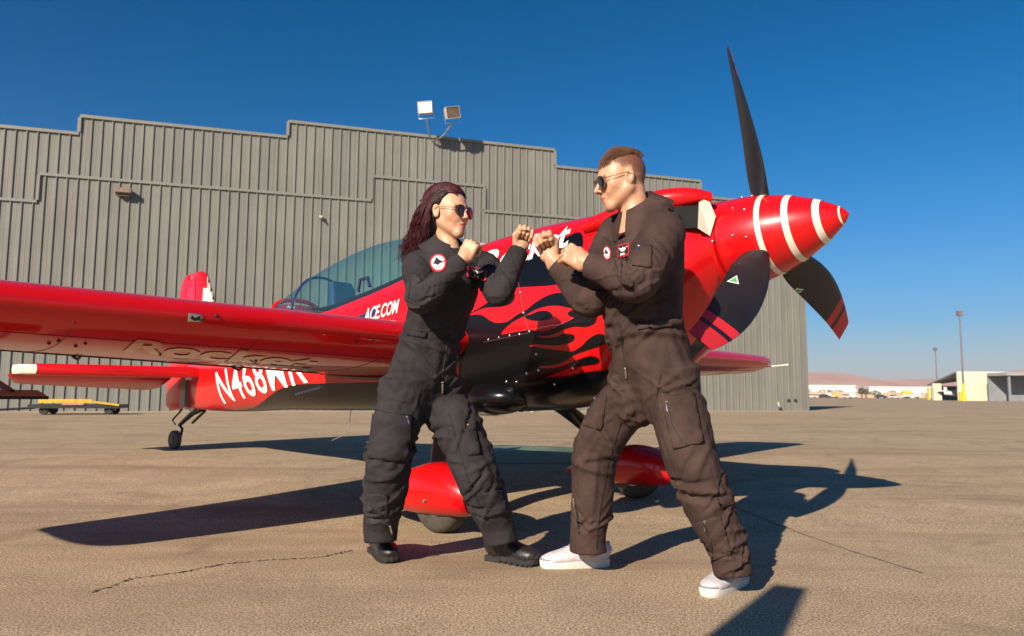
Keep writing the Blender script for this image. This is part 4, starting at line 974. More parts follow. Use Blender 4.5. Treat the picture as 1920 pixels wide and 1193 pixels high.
def skin_mat(name, base, rough=.45):
    m = pm(name, base, rough, .06, 60, bump=.12, bscale=220, spec=.45); t = m.node_tree; N = t.nodes; L = t.links; b = N['Principled BSDF']
    old = b.inputs['Base Color'].links[0].from_socket; vc = N.new('ShaderNodeVertexColor'); vc.layer_name = 'tone'
    mx = N.new('ShaderNodeMix'); mx.data_type = 'RGBA'; mx.blend_type = 'MULTIPLY'; mx.inputs[0].default_value = 1; L.new(old, mx.inputs[6]); L.new(vc.outputs[0], mx.inputs[7]); L.new(mx.outputs[2], b.inputs['Base Color'])
    b.inputs['Subsurface Weight'].default_value = .12; b.inputs['Subsurface Radius'].default_value = (.012, .004, .002); b.inputs['Subsurface Scale'].default_value = .6
    return m
def cloth_mat(name, col, rough=.85):
    m = pm(name, col, rough, .25, 9, spec=.2); t = m.node_tree; N = t.nodes; L = t.links; b = N['Principled BSDF']
    tc = N.new('ShaderNodeTexCoord'); n1 = N.new('ShaderNodeTexNoise'); n1.inputs['Scale'].default_value = 26; n1.inputs['Detail'].default_value = 5; n1.inputs['Distortion'].default_value = .7
    L.new(tc.outputs['Object'], n1.inputs['Vector']); n2 = N.new('ShaderNodeTexNoise'); n2.inputs['Scale'].default_value = 420; L.new(tc.outputs['Object'], n2.inputs['Vector'])
    b1 = N.new('ShaderNodeBump'); b1.inputs['Strength'].default_value = .38; b1.inputs['Distance'].default_value = .012; L.new(n1.outputs[0], b1.inputs['Height'])
    b2 = N.new('ShaderNodeBump'); b2.inputs['Strength'].default_value = .2; b2.inputs['Distance'].default_value = .002; L.new(n2.outputs[0], b2.inputs['Height']); L.new(b1.outputs[0], b2.inputs['Normal']); L.new(b2.outputs[0], b.inputs['Normal'])
    return m
def A3(v): return np.array(tuple(v), float)
def joint_folds(t0, n, spread=.05, amp=.010, th=0., wid=.016, rg=None):
    rg = rg or random; F = []
    for i in range(int(n*1.5)):
        F.append((t0 + rg.gauss(0, spread), th + rg.uniform(-1.6, 1.6), rg.uniform(-.10, .10), wid * rg.uniform(.6, 1.2), rg.uniform(.6, 1.4), 1.2 * amp * rg.uniform(.4, 1.2) * (1 if rg.random() < .75 else -1), 0))
    return F
def drape_folds(t0, t1, n, amp=.006, rg=None):
    rg = rg or random
    return [(rg.uniform(t0, t1), rg.uniform(-math.pi, math.pi), rg.uniform(-4, 4), rg.uniform(.10, .22), rg.uniform(.06, .14), amp * rg.uniform(.5, 1.2) * rg.choice((1, 1, -1)), 1) for _ in range(n)]
def head_rot(face, up=(0, 0, 1)):
    f = np.array(face, float); f /= np.linalg.norm(f); u = np.array(up, float); l = np.cross(u, f); l /= np.linalg.norm(l); u = np.cross(f, l); return np.stack([f, l, u], 1)     # columns: forward, left, up

def build_head(Fd, C, Rm, male, sc=1.0):
    """head of about .225 m; C = centre between the ears, Rm columns forward/left/up"""
    T = lambda x, y, z: C + Rm @ (np.array([x, y, z]) * sc); q = sc
    Fd.ell(T(-.014, 0, .032), np.array([.097, .076, .086])*q, Rm, .02)
    Fd.ell(T(.030, 0, -.020), np.array([.062, .061 if male else .056, .078])*q, Rm, .03)
    jw = .058 if male else .041; jc = .016 if male else .008; ch = .012 if male else .006
    for s in (-1, 1):
        Fd.cone(T(-.002, s*jw, -.050), T(.064, s*jc, -.100), .020*q, (.016 if male else .012)*q, .03)
        Fd.cone(T(.052, s*.044, -.022), T(.066, s*.030, -.040), .020*q, .014*q, .025)         # cheekbone
        Fd.cone(T(.078, s*.012, .018), T(.066, s*.046, .016), .011*q, .010*q, .018)            # brow
    Fd.cone(T(.070, -ch, -.103), T(.070, ch, -.103), .014*q, .014*q, .02)
    Fd.cone(T(.046, 0, -.06), T(.077 if male else .073, 0, -.066), .03*q, .018*q, .022)                            # mouth bulge
    for s in (-1, 1): Fd.ell(T(.094, s*.031, -.002), np.array([.016, .019, .013])*q, Rm, .012, True)
    nl = .117 if male else .110; Fd.cone(T(.083, 0, .012), T(nl - .006, 0, -.026), .0080*q, .0080*q, .012); Fd.ell(T(nl - .006, 0, -.031), np.array([.0105, .0095, .0082])*q, Rm, .008)
    for s in (-1, 1): Fd.ell(T(.095, s*.012, -.036), np.array([.010, .007, .007])*q, Rm, .006)
    lw = .021; 
    Fd.chain([T(.079, -lw, -.064), T(.0895, -.006, -.0595), T(.0895, .006, -.0595), T(.079, lw, -.064)], [.0028*q, .0042*q, .0042*q, .0028*q], .006)
    Fd.chain([T(.078, -lw*.9, -.067), T(.0875, 0, -.0715), T(.078, lw*.9, -.067)], [.0028*q, .0052*q, .0028*q], .006)
    for s in (-1, 1):
        e = Rm @ np.array(Matrix.Rotation(R(-14), 3, 'Y')); Fd.ell(T(-.012, s*.078, -.006), np.array([.019, .008, .033])*q, e, .006); Fd.ell(T(-.006, s*.087, -.003), np.array([.012, .0075, .022])*q, e, .003, True); Fd.ell(T(-.004, s*.081, -.008), np.array([.005, .006, .006])*q, e, .003, True)
def fist(Fd, wr, x, z, sc=1.0, right=True, k=.004):
    """closed hand: wr wrist point, x towards the knuckles, z out of the back of the hand"""
    x = A3(x); x /= np.linalg.norm(x); z = A3(z); z -= (z @ x) * x; z /= np.linalg.norm(z); y = np.cross(z, x)      # y: towards the thumb for a right hand seen from its back ... sign below
    sg = 1 if right else -1
    T = lambda a, b, c: A3(wr) + (x*a + y*(b*sg) + z*c) * sc
    q = sc
    Fd.cone(T(-.03, 0, 0), T(.02, 0, -.002), .026*q, .027*q, .012)
    for b in (-.028, -.009, .010, .028):
        Fd.cone(T(.012, b*.75, -.006), T(.080 - abs(b-.008)*.25, b, -.002), .017*q, .0125*q, .010)
    rad = (.0090, .0097, .0101, .0096)
    for i, b in enumerate((-.0305, -.011, .0095, .0295)):
        r_ = rad[i]*q; dx = (-.008, -.001, .002, -.002)[i]
        K = T(.083 + dx, b, -.003); P1 = T(.094 + dx, b*1.02, -.038); P2 = T(.062 + dx, b*.98, -.053); P3 = T(.048 + dx, b*.96, -.034)
        Fd.chain([K, P1, P2, P3], [r_*1.14, r_*1.02, r_*.95, r_*.88], .0012)
    Fd.chain([T(.018, .028, -.012), T(.050, .042, -.026), T(.078, .030, -.056), T(.080, .008, -.066)], [.0165*q, .0125*q, .0108*q, .0095*q], .006)
def strands(mb, curves, r0, r1, n=5):
    for c in curves:
        P = catmull(c, 3) if len(c) < 10 else c; m = len(P); mb.tube([Vector(p) for p in P], [r0 + (r1 - r0) * (i/(m-1))**1.5 if i > 1 else r0*.7 for i in range(m)], n, cap=True)
def foot_frame(toe, heel):
    t = Vector(toe) - Vector(heel); t.z = 0; t.normalize(); return t, Vector((-t.y, t.x, 0))
def sole(mb, heel, t, l, L, w, z0, z1, n=22, grow=0.):
    """shoe-sole outline extruded from z0 to z1"""
    def outline(k):
        P = []
        for i in range(n):
            a = 2*math.pi*i/n; u = (1 - math.cos(a))/2; s = math.sin(a)
            wd = w * (.70 + .42*u - .30*max(0, .5 - abs(u - .42))) * abs(s) ** .62 * math.copysign(1, s)
            P.append((u*L, wd*.5))
        g = (L/2, 0); return [(g[0] + (p[0]-g[0])*k, p[1]*k) for p in P]
    RG = []
    for z, k in ((z0, .97), (z0 + (z1-z0)*.2, 1.0), (z1 - (z1-z0)*.15, 1.0 + grow), (z1, .97)):
        RG.append([Vector(heel) + t*p[0] + l*p[1] + Vector((0, 0, z)) for p in outline(k)])
    mb.rings(RG)
def suit_patch(name, suit, bvh, outline, mat, off=.004, thick=.008, step_=6, smooth=0, parent=None):
    P = catmull(outline, smooth, True) if smooth else outline; V2, F2 = poly2d(P, step_)
    def m_(u, v):
        h = hit(bvh, u, v, off); return h[0] if h else None
    o = decal(name, V2, F2, m_, mat, parent or suit)
    if o and thick: s_ = o.modifiers.new('thick', 'SOLIDIFY'); s_.thickness = thick; s_.offset = 0
    return o
def suit_line(name, suit, bvh, pts, rad, mat, off=.002, per=10, n=5, parent=None):
    out = []
    for a, b in zip(pts[:-1], pts[1:]):
        for k in range(per):
            t = k/per; h = hit(bvh, a[0]+(b[0]-a[0])*t, a[1]+(b[1]-a[1])*t, off)
            if h: out.append(h[0])
    h = hit(bvh, *pts[-1], off)
    if h: out.append(h[0])
    if len(out) < 2: return None
    par = parent or suit; inv = par.matrix_world.inverted()
    return MB().tube([inv @ p for p in out], rad, n).build(name, mat, par)
def zip_pull(suit, bvh, px, py, dx, dy):
    h1 = hit(bvh, px, py, .006); h2 = hit(bvh, px+dx, py+dy, .006)
    if not (h1 and h2): return
    inv = suit.matrix_world.inverted(); a, b = inv @ h1[0], inv @ h2[0]
    MB().ball(a, .006, 8, 5).tube([a, (a+b)*.5, b], [.003, .0045, .0035], 6).build('zip_pull', M_chrome, suit)
M_thread = pm('dark_stitching', (.012, .011, .012), .9); M_zip = pm('zip_tape', (.02, .018, .02), .6)
M_pred = pm('patch_red', (.50, .02, .03), .8, .1, 60); M_pwht = pm('patch_white', (.75, .73, .72), .8, .08, 60); M_pblk = pm('patch_black', (.014, .013, .015), .85, .1, 60)

def shoe_upper(Fo, T3, prof, up=(0, 0, 1)):
    """shoe body lofted heel to toe; prof = (x, top height, half width)"""
    pts = [T3(x, 0, (h + .012)/2) for x, h, w in prof]; Fo.loft(pts, [((h - .012)/2 + .004, w) for x, h, w in prof], up, k=.015, n=4, m=.05)
def J(px, py, d): return A3(at(px, py, d))
def join_into(name, objs, parent, mat):
    """one mesh object from several meshes that share a parent space"""
    bm = bmesh.new(); cols = []
    for o in objs:
        bm.from_mesh(o.data)
    me = bpy.data.meshes.new(name); bm.to_mesh(me); bm.free(); me.materials.append(mat)
    me.polygons.foreach_set('use_smooth', np.ones(len(me.polygons), bool))
    r = bpy.data.objects.new(name, me); COL.objects.link(r); r.parent = parent
    for o in objs:
        m = o.data; bpy.data.objects.remove(o); bpy.data.meshes.remove(m)
    return r
def wrinkle(seed, amp=.004):
    o = Vector((seed * 3.1, seed * 1.7, seed * .9))
    def f(co, no):
        p = co * 13 + o; q = Vector((co.x * 26, co.y * 26, co.z * 15)) + o
        a = mnoise.noise(p); b = 1 - abs(mnoise.noise(q)) * 2.2
        return amp * (.55 * a + .55 * (b - .5))
    return f
def collar(name, C, Rm, r_in, h, flare, mat, parent, open_deg=34, drop=.05, z0=0.):
    """shirt collar: stand wrapped round the neck, leaf folded down over it, open at the front"""
    RG = []; n = 40
    for i in range(n + 1):
        a = R(open_deg) + (2*math.pi - 2*R(open_deg)) * i / n; fr = (1 + math.cos(a)) / 2          # 1 at the front
        d = np.array([math.cos(a), math.sin(a), 0]); lf = drop * (1 + .55 * fr**2)
        sec = []
        for rr, zz in ((r_in, -.02), (r_in + .002, h - .012*fr*2), (r_in + .010, h + .006 - .024*fr), (r_in + .020, h - .006 - .024*fr), (r_in + flare*.7, h - lf*.62 - .02*fr), (r_in + flare, h - lf - .03*fr), (r_in + flare - .006, h - lf - .034*fr), (r_in + .012, h - .024 - .03*fr), (r_in + .008, -.02)):
            p = C + Rm @ (d * np.array([rr*1.04, rr, 0]) + np.array([.0, 0, zz + z0 - .012*fr])); sec.append(Vector(p))
        RG.append(sec)
    inv = parent.matrix_world.inverted()
    o = MB().rings([[inv @ v for v in s] for s in RG]).build(name, mat, parent); fixn(o, True, 70); return o
def glasses(parent, C, Rm, sc, lensm, framem, lens=(.029, .025), yoff=.033, fx=.104, zc=-.004, ear=-.004, wrap=14):
    inv = parent.matrix_world.inverted(); T = lambda x, y, z: inv @ Vector(C + Rm @ (np.array([x, y, z]) * sc))
    root = None; outl = []
    def rim(s):
        P = []
        for i in range(22):
            a = 2*math.pi*i/22; u = math.cos(a)*lens[0]*(1 + .10*math.sin(a)); v = math.sin(a)*lens[1]; v += -.003*math.cos(a)*1
            x = fx - abs(u*s + .004)**2*6 - (u + yoff)*math.tan(R(wrap))*.55; P.append((x, s*(yoff + u), zc + v - (.004 if v < 0 else 0)))
        return P
    fr = MB()
    for s in (-1, 1):
        fr.tube([T(*p) for p in rim(s)] + [T(*rim(s)[0])], .0016*sc, 6)
        o = rim(s); fr.tube([T(o[0][0], s*(yoff+lens[0]), zc + .008), T(.06, s*.077, .004), T(.0, s*.083, .010), T(-.022, s*.084, ear)], .0014*sc, 6)
    a, b = rim(-1)[9], rim(1)[9]; fr.tube([T(a[0]+.002, -.012, zc+.010), T(fx+.004, 0, zc + .012), T(a[0]+.002, .012, zc+.010)], .0013*sc, 6); fr.tube([T(a[0], -.016, zc+.019), T(fx+.003, 0, zc+.0215), T(a[0], .016, zc+.019)], .0013*sc, 6)
    g = fr.build('sunglasses', framem, parent, True)
    for s in (-1, 1):
        P = rim(s); c = np.mean(P, 0) + np.array([.004, 0, 0]); V = [T(*c)] + [T(*p) for p in P]; n = len(P)
        V += [T(c[0]-.002, c[1], c[2])] + [T(p[0]-.002, p[1], p[2]) for p in P]
        F = [(0, 1+i, 1+(i+1) % n) for i in range(n)] + [(n+1, n+2+(i+1) % n, n+2+i) for i in range(n)] + [(1+i, n+2+i, n+2+(i+1) % n, 1+(i+1) % n) for i in range(n)]
        o = mk('lens', V, F, lensm, g); fixn(o, True, 50)
    return g

# ------------------------------------------------------------------ the woman (left)
rg = random.Random(11)
Wd = dict(
 pel=J(790, 712, 3.22), waist=J(812, 622, 3.20), chest=J(836, 540, 3.19), sho=J(842, 487, 3.20), nk=J(842, 462, 3.205), head=J(842, 399, 3.19),
 rs=J(784, 500, 3.14), re=J(790, 563, 2.96), rw=J(866, 489, 2.99), ls=J(908, 500, 3.29), le=J(936, 549, 3.07), lw=J(973, 470, 3.13),
 rh=J(758, 722, 3.16), rk=J(730, 862, 3.10), ra=J(714, 1002, 3.24), lh=J(826, 722, 3.28), lk=J(886, 868, 3.14), la=J(938, 1005, 3.22))
Wbase = on_ground(835, 1058); woman = empty('person', Wbase); tag(woman, 'woman with dark wine-red wavy hair in a black flight suit, fists raised, facing right', 'person')
bpy.context.view_layer.update()
M_wsuit = cloth_mat('charcoal_flight_suit', (.030, .026, .028)); M_wskin = skin_mat('woman_skin', (.60, .335, .205)); M_msuit = cloth_mat('brown_black_flight_suit', (.054, .032, .027)); M_mskin = skin_mat('man_skin', (.58, .30, .18))
tf = np.array([.62, -.78, 0]); hf = np.array([.72, -.69, 0])
def suit_field(d, tor, lo, hi, legs, arms, h=.008):
    F = Field(lo, hi, h)
    F.loft(*tor[0], **tor[1])
    for a, kw in legs + arms: F.loft(*a, **kw)
    return F
lo = np.minimum.reduce(list(Wd.values())) - .22; hi = np.maximum.reduce(list(Wd.values())) + .22; lo[2] = .0; hi[2] = 1.5
d = Wd
lat = np.array([.78, .62, 0])             # towards her left
F = Field(lo, hi, .0062)
F.loft([d['pel'] - [0, 0, .10], d['pel'], (d['pel']+d['waist'])/2, d['waist'], d['chest'], d['sho'] + [0, 0, -.012], d['nk'] + [0, 0, -.050]],
       [(.076, .094), (.118, .150), (.116, .146), (.104, .134), (.112, .150), (.086, .138), (.064, .072)], [hf, hf, hf, tf, tf, tf, tf],
       folds=drape_folds(.1, .5, 9, .007, rg) + joint_folds(.27, 8, .05, .009, .3, .018, rg) + joint_folds(.12, 5, .03, .008, 0, .018, rg), k=.03)
# legs: roomy, breaking at the knee, gathered at the ankle
F.loft([d['rh'] + [0, 0, .02], d['rh'] - [.01, 0, .10], (d['rh']+d['rk'])/2, d['rk'], (d['rk']+d['ra'])/2 + [.0, 0, .01], d['ra'] + [0, 0, .05], d['ra'] + [0, 0, -.03]],
       [.104, .104, .100, .094, .087, .075, .069], (.1, -1, 0), folds=joint_folds(.30, 9, .05, .011, 0, .017, rg) + joint_folds(.54, 8, .04, .010, 0, .014, rg) + joint_folds(.08, 4, .04, .007, 0, .02, rg) + drape_folds(.05, .5, 7, .006, rg), k=.05)
F.loft([d['lh'] + [0, 0, .02], d['lh'] - [-.02, 0, .10], (d['lh']+d['lk'])/2, d['lk'], (d['lk']+d['la'])/2, d['la'] + [-.015, 0, .05], d['la'] + [.004, 0, -.03]],
       [.104, .105, .101, .095, .086, .074, .069], (.1, -1, 0), folds=joint_folds(.33, 9, .05, .011, 0, .017, rg) + joint_folds(.55, 8, .05, .010, 0, .014, rg) + joint_folds(.06, 6, .03, .010, .2, .018, rg) + drape_folds(.05, .5, 7, .006, rg), k=.05)
# arms
for s, e, w, fo in (('rs', 're', 'rw', 5), ('ls', 'le', 'lw', 6)):
    a, b, c = d[s], d[e], d[w]; ex = (b - a)/np.linalg.norm(b - a); rfn = np.cross(b - a, c - b); rfn *= -np.sign(rfn[1]) / np.linalg.norm(rfn)
    F.loft([a*.5 + (d['sho'] - [0, 0, .02])*.5, a, (a+b)/2, b + ex*.005, (b+c)/2, c - (c-b)/np.linalg.norm(c-b)*.035, c + (c-b)/np.linalg.norm(c-b)*.002], [.060, .068, .062, .055, .051, .045, .042], rfn,
           folds=joint_folds(.33, 9, .045, .007, 0, .011, rg) + joint_folds(.16, 3, .03, .004, 0, .013, rg) + joint_folds(.47, 4, .03, .004, 0, .010, rg) + drape_folds(.12, .48, 5, .004, rg), k=.014)
wsuit = skin('flight_suit', F, M_wsuit, woman, 1, wrinkle(1, .0028))
# body: head and neck, hands, and the covered trunk, one mesh
hR = head_rot((.80, -.58, -.05), (.03, 0, 1)); HC = d['head']; HS = .94
Fh = Field(HC - .17, HC + .17, .0028); Fh.lo[2] = HC[2] - .24; Fh = Field([HC[0]-.16, HC[1]-.16, HC[2]-.24], [HC[0]+.16, HC[1]+.16, HC[2]+.15], .0028)
Fh.loft([d['nk'] + [.0, 0, -.07], d['nk'] + [0, 0, .0], HC + hR @ np.array([-.034, 0, -.072]), HC + hR @ np.array([-.034, 0, -.02])], [.070, .044, .038, .040], hR[:, 0], k=.02)
build_head(Fh, HC, hR, False, HS)
oh = skin('h', Fh, M_wskin, woman, 1)
hs = [oh]
for w, e, xx, zz, rt in (('rw', 're', (.42, .05, .90), (-.35, -.93, .10), True), ('lw', 'le', (.22, .02, .98), (-.20, .96, .1), False)):
    c = d[w]; Ff = Field(c - .13, c + .14, .0022); ax_ = (c - d[e])/np.linalg.norm(c - d[e])
    Ff.cone(c - ax_*.06, c + A3(xx)*.01, .031, .026, .01); fist(Ff, c + ax_*.012, xx, zz, .90, rt); hs.append(skin('h', Ff, M_wskin, woman, 1))
Fb = Field(lo, hi, .016)
Fb.loft([d['pel'], d['waist'], d['chest'], d['sho'] - [0, 0, .02], d['nk'] - [0, 0, .02]], [(.08, .11), (.07, .10), (.08, .11), (.06, .10), (.045, .05)], tf, k=.03)
for s in ('r', 'l'):
    Fb.chain([d[s+'h'], d[s+'k'], d[s+'a']], [.070, .05, .036], .03); Fb.chain([d[s+'s'], d[s+'e'], d[s+'w']], [.040, .036, .027], .02)
hs.append(skin('h', Fb, M_wskin, woman, 1))
wbody = join_into('body', hs, woman, M_wskin); bpy.context.view_layer.update()
_iR = hR.T
def lips(l):
    """lip colour by place on the head, None elsewhere"""
    y = abs(l[1])
    if l[0] < .070 or y > .0205: return None
    k = 1 - (y/.0205)**2; z = l[2] + .0655
    if abs(z) < .0014: return (.50, .26, .24)
    if 0 < z < .0075*k or -.0095*k < z < 0: return (.80, .33, .33)
    return None
def wtone(co):
    b_ = wtone0(co); n = mnoise.noise(Vector(co)*38)*.5 + mnoise.noise(Vector(co)*140)*.5; return (b_[0]*(1 + .03*n), b_[1]*(1 - .10*max(n, 0)), b_[2]*(1 - .13*max(n, 0)))
def wtone0(co):
    l = _iR @ (A3(co) - HC) / HS
    m_ = lips(l)
    if m_: return m_
    if l[0] > .02 and l[2] < .0: 
        f = math.exp(-((abs(l[1])-.045)**2/.0004) - ((l[2]+.035)**2/.0006)); return (1, 1 - .12*f, 1 - .12*f)
    if l[0] > .06 and .008 < l[2] < .018 and abs(l[1]) > .012 and abs(l[1]) < .05: return (.45, .36, .32)      # brows
    return (1, 1, 1)
vcol(wbody, wtone)
# hair: scalp volume plus wavy locks swept back over the far shoulder line
M_hair = pm('wine_dark_hair', (.012, .004, .005), .50, .5, 55, spec=.3, col2=(.095, .011, .020))
T = lambda x, y, z: HC + hR @ (np.array([x, y, z]) * HS)
Fq = Field([HC[0]-.34, HC[1]-.25, HC[2]-.30], [HC[0]+.18, HC[1]+.25, HC[2]+.17], .006)
Fq.ell(T(-.024, 0, .046), np.array([.095, .079, .090]), hR, .02); Fq.ell(T(-.075, 0, -.02), np.array([.060, .080, .095]), hR, .04); Fq.ell(T(-.115, -.01, -.09), np.array([.055, .085, .085]), hR, .04)
Fq.ell(T(.088, 0, -.002), np.array([.086, .14, .094]), hR, .006, True); Fq.ell(T(.045, -.095, -.03), np.array([.055, .05, .055]), hR, .01, True)
M_hairb = pm('dark_hair_mass', (.012, .004, .005), .6, .4, 40, spec=.3)
hair = skin('hair', Fq, M_hairb, woman, 2, lambda co, no: .003 * mnoise.noise(co * 45))
crv = []
for i in range(2100):
    th = rg.uniform(-math.pi, math.pi); v = rg.random()
    # root on the scalp, from the parting back
    px_, py_, pz_ = rg.uniform(-.09, .072), rg.choice((-1, 1)) * abs(rg.gauss(0, .045)), 0
    lim_ = .074 if px_ < .005 else max(.014, .074 - (px_ - .005)*.62); py_ = max(-lim_, min(lim_, py_)); q = 1 - ((px_ + .014)/.100)**2 - (py_/.080)**2
    if q <= .02: q = .02
    pz_ = .036 + .089 * math.sqrt(q)
    s = 1 if py_ > 0 else -1; L_ = rg.uniform(.75, 1.15); ph = rg.uniform(0, 6.28); wv = rg.uniform(.008, .026)
    side = s * (.080 + rg.uniform(-.004, .022))
    fr = max(0, (px_ + .02) / .08)
    pts = [(px_, py_, pz_ + .001), (px_ - .028, py_*.75 + side*.28, pz_ + .015 - .014*abs(py_)/.07 + .004*fr), (-.045 - .03*rg.random() - .01*(1-fr), side*(.86 if s > 0 else .92), .035 + rg.uniform(-.01, .02)), (-.092 + rg.uniform(-.03, .02), side*rg.uniform(.9, 1.12), -.03), (-.115 + rg.uniform(-.03, .02), side*rg.uniform(.55, 1.05), -.095*L_), (-.145 + rg.uniform(-.05, .04), side*rg.uniform(.25, 1.05), -.165*L_), (-.17 + rg.uniform(-.06, .06), side*rg.uniform(.1, 1.1), -.205*L_)]
    base = catmull(pts, 3); P = []; nb_ = len(base); fq = rg.uniform(1.6, 3.0); am = rg.uniform(.006, .020)
    for k_, p in enumerate(base):
        u_ = k_/(nb_-1); a = am * max(0, u_ - .22)**.9; th_ = ph + fq*2*math.pi*u_; P.append(T(p[0] + a*math.sin(th_), p[1] + a*math.cos(th_), p[2] + a*.4*math.sin(th_*.7)))
    crv.append(P)
for i in range(800):                  # locks falling behind the ears from the temples
    s = rg.choice((-1, -1, 1)); x0 = rg.uniform(-.075, .012); z0 = rg.uniform(.035, .095); yy = .081 * math.sqrt(max(.05, 1 - ((x0 + .014)/.104)**2 - ((z0 - .036)/.093)**2)) + .002; L_ = rg.uniform(.7, 1.1); ph = rg.uniform(0, 6.28); am = rg.uniform(.006, .018); fq = rg.uniform(1.4, 2.6)
    pts = [(x0, s*yy, z0), (min(x0, -.005) - .022, s*(.083 + rg.uniform(0, .006)), z0*.55 + .004), (-.052 + rg.uniform(-.022, .014), s*(.086 + rg.uniform(0, .010)), -.022), (-.066 + rg.uniform(-.03, .02), s*rg.uniform(.070, .098), -.085*L_), (-.095 + rg.uniform(-.04, .03), s*rg.uniform(.05, .10), -.145*L_), (-.125 + rg.uniform(-.05, .04), s*rg.uniform(.03, .10), -.195*L_)]
    base = catmull(pts, 3); P = []; nb_ = len(base)
    for k_, p in enumerate(base):
        u_ = k_/(nb_-1); a = am * max(0, u_ - .25)**.9; th_ = ph + fq*2*math.pi*u_; P.append(T(p[0] + a*math.sin(th_), p[1] + a*math.cos(th_), p[2] + a*.4*math.sin(th_*.7)))
    crv.append(P)
inv = woman.matrix_world.inverted(); hm = MB(); strands(hm, [[inv @ Vector(p) for p in c] for c in crv], .0018, .0005, 4); hl = hm.build('hair_locks', M_hair, hair); fixn(hl, True, 180)
crv = []
for i in range(26):                   # flyaway wisps
    a = T(-.10 + rg.uniform(-.03, .03), rg.uniform(-.09, .06), rg.uniform(-.16, .0)); w_ = T(-.20 + rg.uniform(-.06, .03), rg.uniform(-.12, .08), rg.uniform(-.24, -.05)); crv.append([a, (a+w_)/2 + np.array([rg.uniform(-.02, .02), 0, rg.uniform(-.015, .03)]), w_])
hm = MB(); strands(hm, [[inv @ Vector(p) for p in c] for c in crv], .0012, .0004, 4); hm.build('loose_wisps', M_hair, hair)
M_fr1 = pm('thin_metal_frame', (.32, .10, .09), .3, .1, 30, metal=.8); M_ln1 = pm('rose_gradient_lens', (.035, .008, .016), .06, .2, 12, coat=1.0)
glasses(woman, HC, hR, HS, M_ln1, M_fr1)
col_w = collar('collar', d['nk'] + np.array([-.006, .0, -.002]), head_rot(tf + [0, 0, -.36]), .054, .046, .074, M_wsuit, wsuit, 24, .048)
# suit details
bS = bvh_of([wsuit])
def name_patch(suit, bvh, q, nm='name_patch'):
    c = np.mean(q, 0); sh = lambda k: [tuple(c + (np.array(p)-c)*k) for p in q]
    o = suit_patch(nm, suit, bvh, q, M_pred, .004, .003, 4); 
    if not o: return
    suit_patch('patch_field', suit, bvh, sh(.84), M_pblk, .0065, .001, 4, parent=o)
    u = np.array(q[1]) - np.array(q[0]); v = np.array(q[3]) - np.array(q[0]); o0 = np.array(q[0]); f = lambda a, b: tuple(o0 + u*a + v*b)
    suit_patch('patch_wings', suit, bvh, [f(.12, .24), f(.42, .34), f(.5, .22), f(.58, .34), f(.88, .24), f(.68, .52), f(.5, .58), f(.32, .52)], M_pwht, .0082, .001, 3, parent=o)
    for a in (.30, .40, .50, .60): suit_patch('patch_letters', suit, bvh, [f(a, .68), f(a+.06, .68), f(a+.06, .86), f(a, .86)], M_pwht, .0082, .001, 3, parent=o)
def round_patch(suit, bvh, cx, cy, rx, ry):
    C_ = lambda k, n=20: [(cx + rx*k*math.cos(2*math.pi*i/n), cy + ry*k*math.sin(2*math.pi*i/n)) for i in range(n)]
    o = suit_patch('round_patch', suit, bvh, C_(1.0), M_pred, .003, .003, 3)
    if not o: return
    suit_patch('patch_ring', suit, bvh, C_(.80), M_pwht, .0055, .001, 3, parent=o); suit_patch('patch_emblem', suit, bvh, [(cx - rx*.25, cy - ry*.6), (cx + rx*.1, cy - ry*.3), (cx + rx*.55, cy - ry*.1), (cx + rx*.1, cy + ry*.15), (cx + rx*.2, cy + ry*.6), (cx - rx*.2, cy + ry*.15), (cx - rx*.6, cy + ry*.1)], M_pblk, .0075, .001, 3, parent=o)
name_patch(wsuit, bS, [(876, 499), (914, 507), (912, 527), (874, 519)]); round_patch(wsuit, bS, 822, 494, 16, 17)
suit_patch('waist_tab', wsuit, bS, [(764, 620), (800, 624), (798, 634), (763, 630)], M_wsuit, .005, .008)
suit_line('seam', wsuit, bS, [(748, 619), (800, 622), (842, 614)], .0018, M_thread, .001)
suit_line('front_zip', wsuit, bS, [(848, 600), (838, 650), (828, 716)], .0022, M_zip, .001); zip_pull(wsuit, bS, 828, 716, 0, 20)
suit_patch('thigh_pocket', wsuit, bS, [(702, 768), (735, 772), (772, 780), (765, 866), (730, 862), (692, 858)], M_wsuit, .003, .009); suit_line('pocket_zip', wsuit, bS, [(704, 768), (765, 780)], .0030, M_zip, .009); zip_pull(wsuit, bS, 762, 782, 3, 14)
suit_patch('knife_pocket', wsuit, bS, [(868, 792), (890, 790), (900, 852), (878, 854)], M_wsuit, .003, .009); suit_patch('knife_pocket_flap', wsuit, bS, [(866, 790), (890, 788), (892, 808), (868, 812)], M_wsuit, .008, .006)
h = hit(bS, 873, 798, .012)
if h: MB().ball(wsuit.matrix_world.inverted() @ h[0], .009, 10, 6).build('brass_snap', pm('brass', (.55, .36, .10), .3, .1, 30, metal=1), wsuit)
suit_line('seam', wsuit, bS, [(842, 775), (862, 850), (880, 905), (900, 950)], .0018, M_thread, .001); suit_line('side_zip', wsuit, bS, [(895, 745), (910, 800), (922, 850)], .0030, M_zip, .001)
suit_patch('shin_pocket', wsuit, bS, [(692, 925), (727, 928), (726, 966), (700, 962)], M_wsuit, .003, .008)
suit_patch('shin_pocket', wsuit, bS, [(905, 925), (940, 918), (952, 960), (920, 968)], M_wsuit, .003, .008)
zip_pull(wsuit, bS, 730, 985, 3, 16); zip_pull(wsuit, bS, 966, 990, 4, 14)
suit_line('seam', wsuit, bS, [(690, 790), (684, 860), (676, 905)], .0018, M_thread, .001); suit_line('seam', wsuit, bS, [(760, 500), (770, 530), (765, 560)], .0016, M_thread, .001)
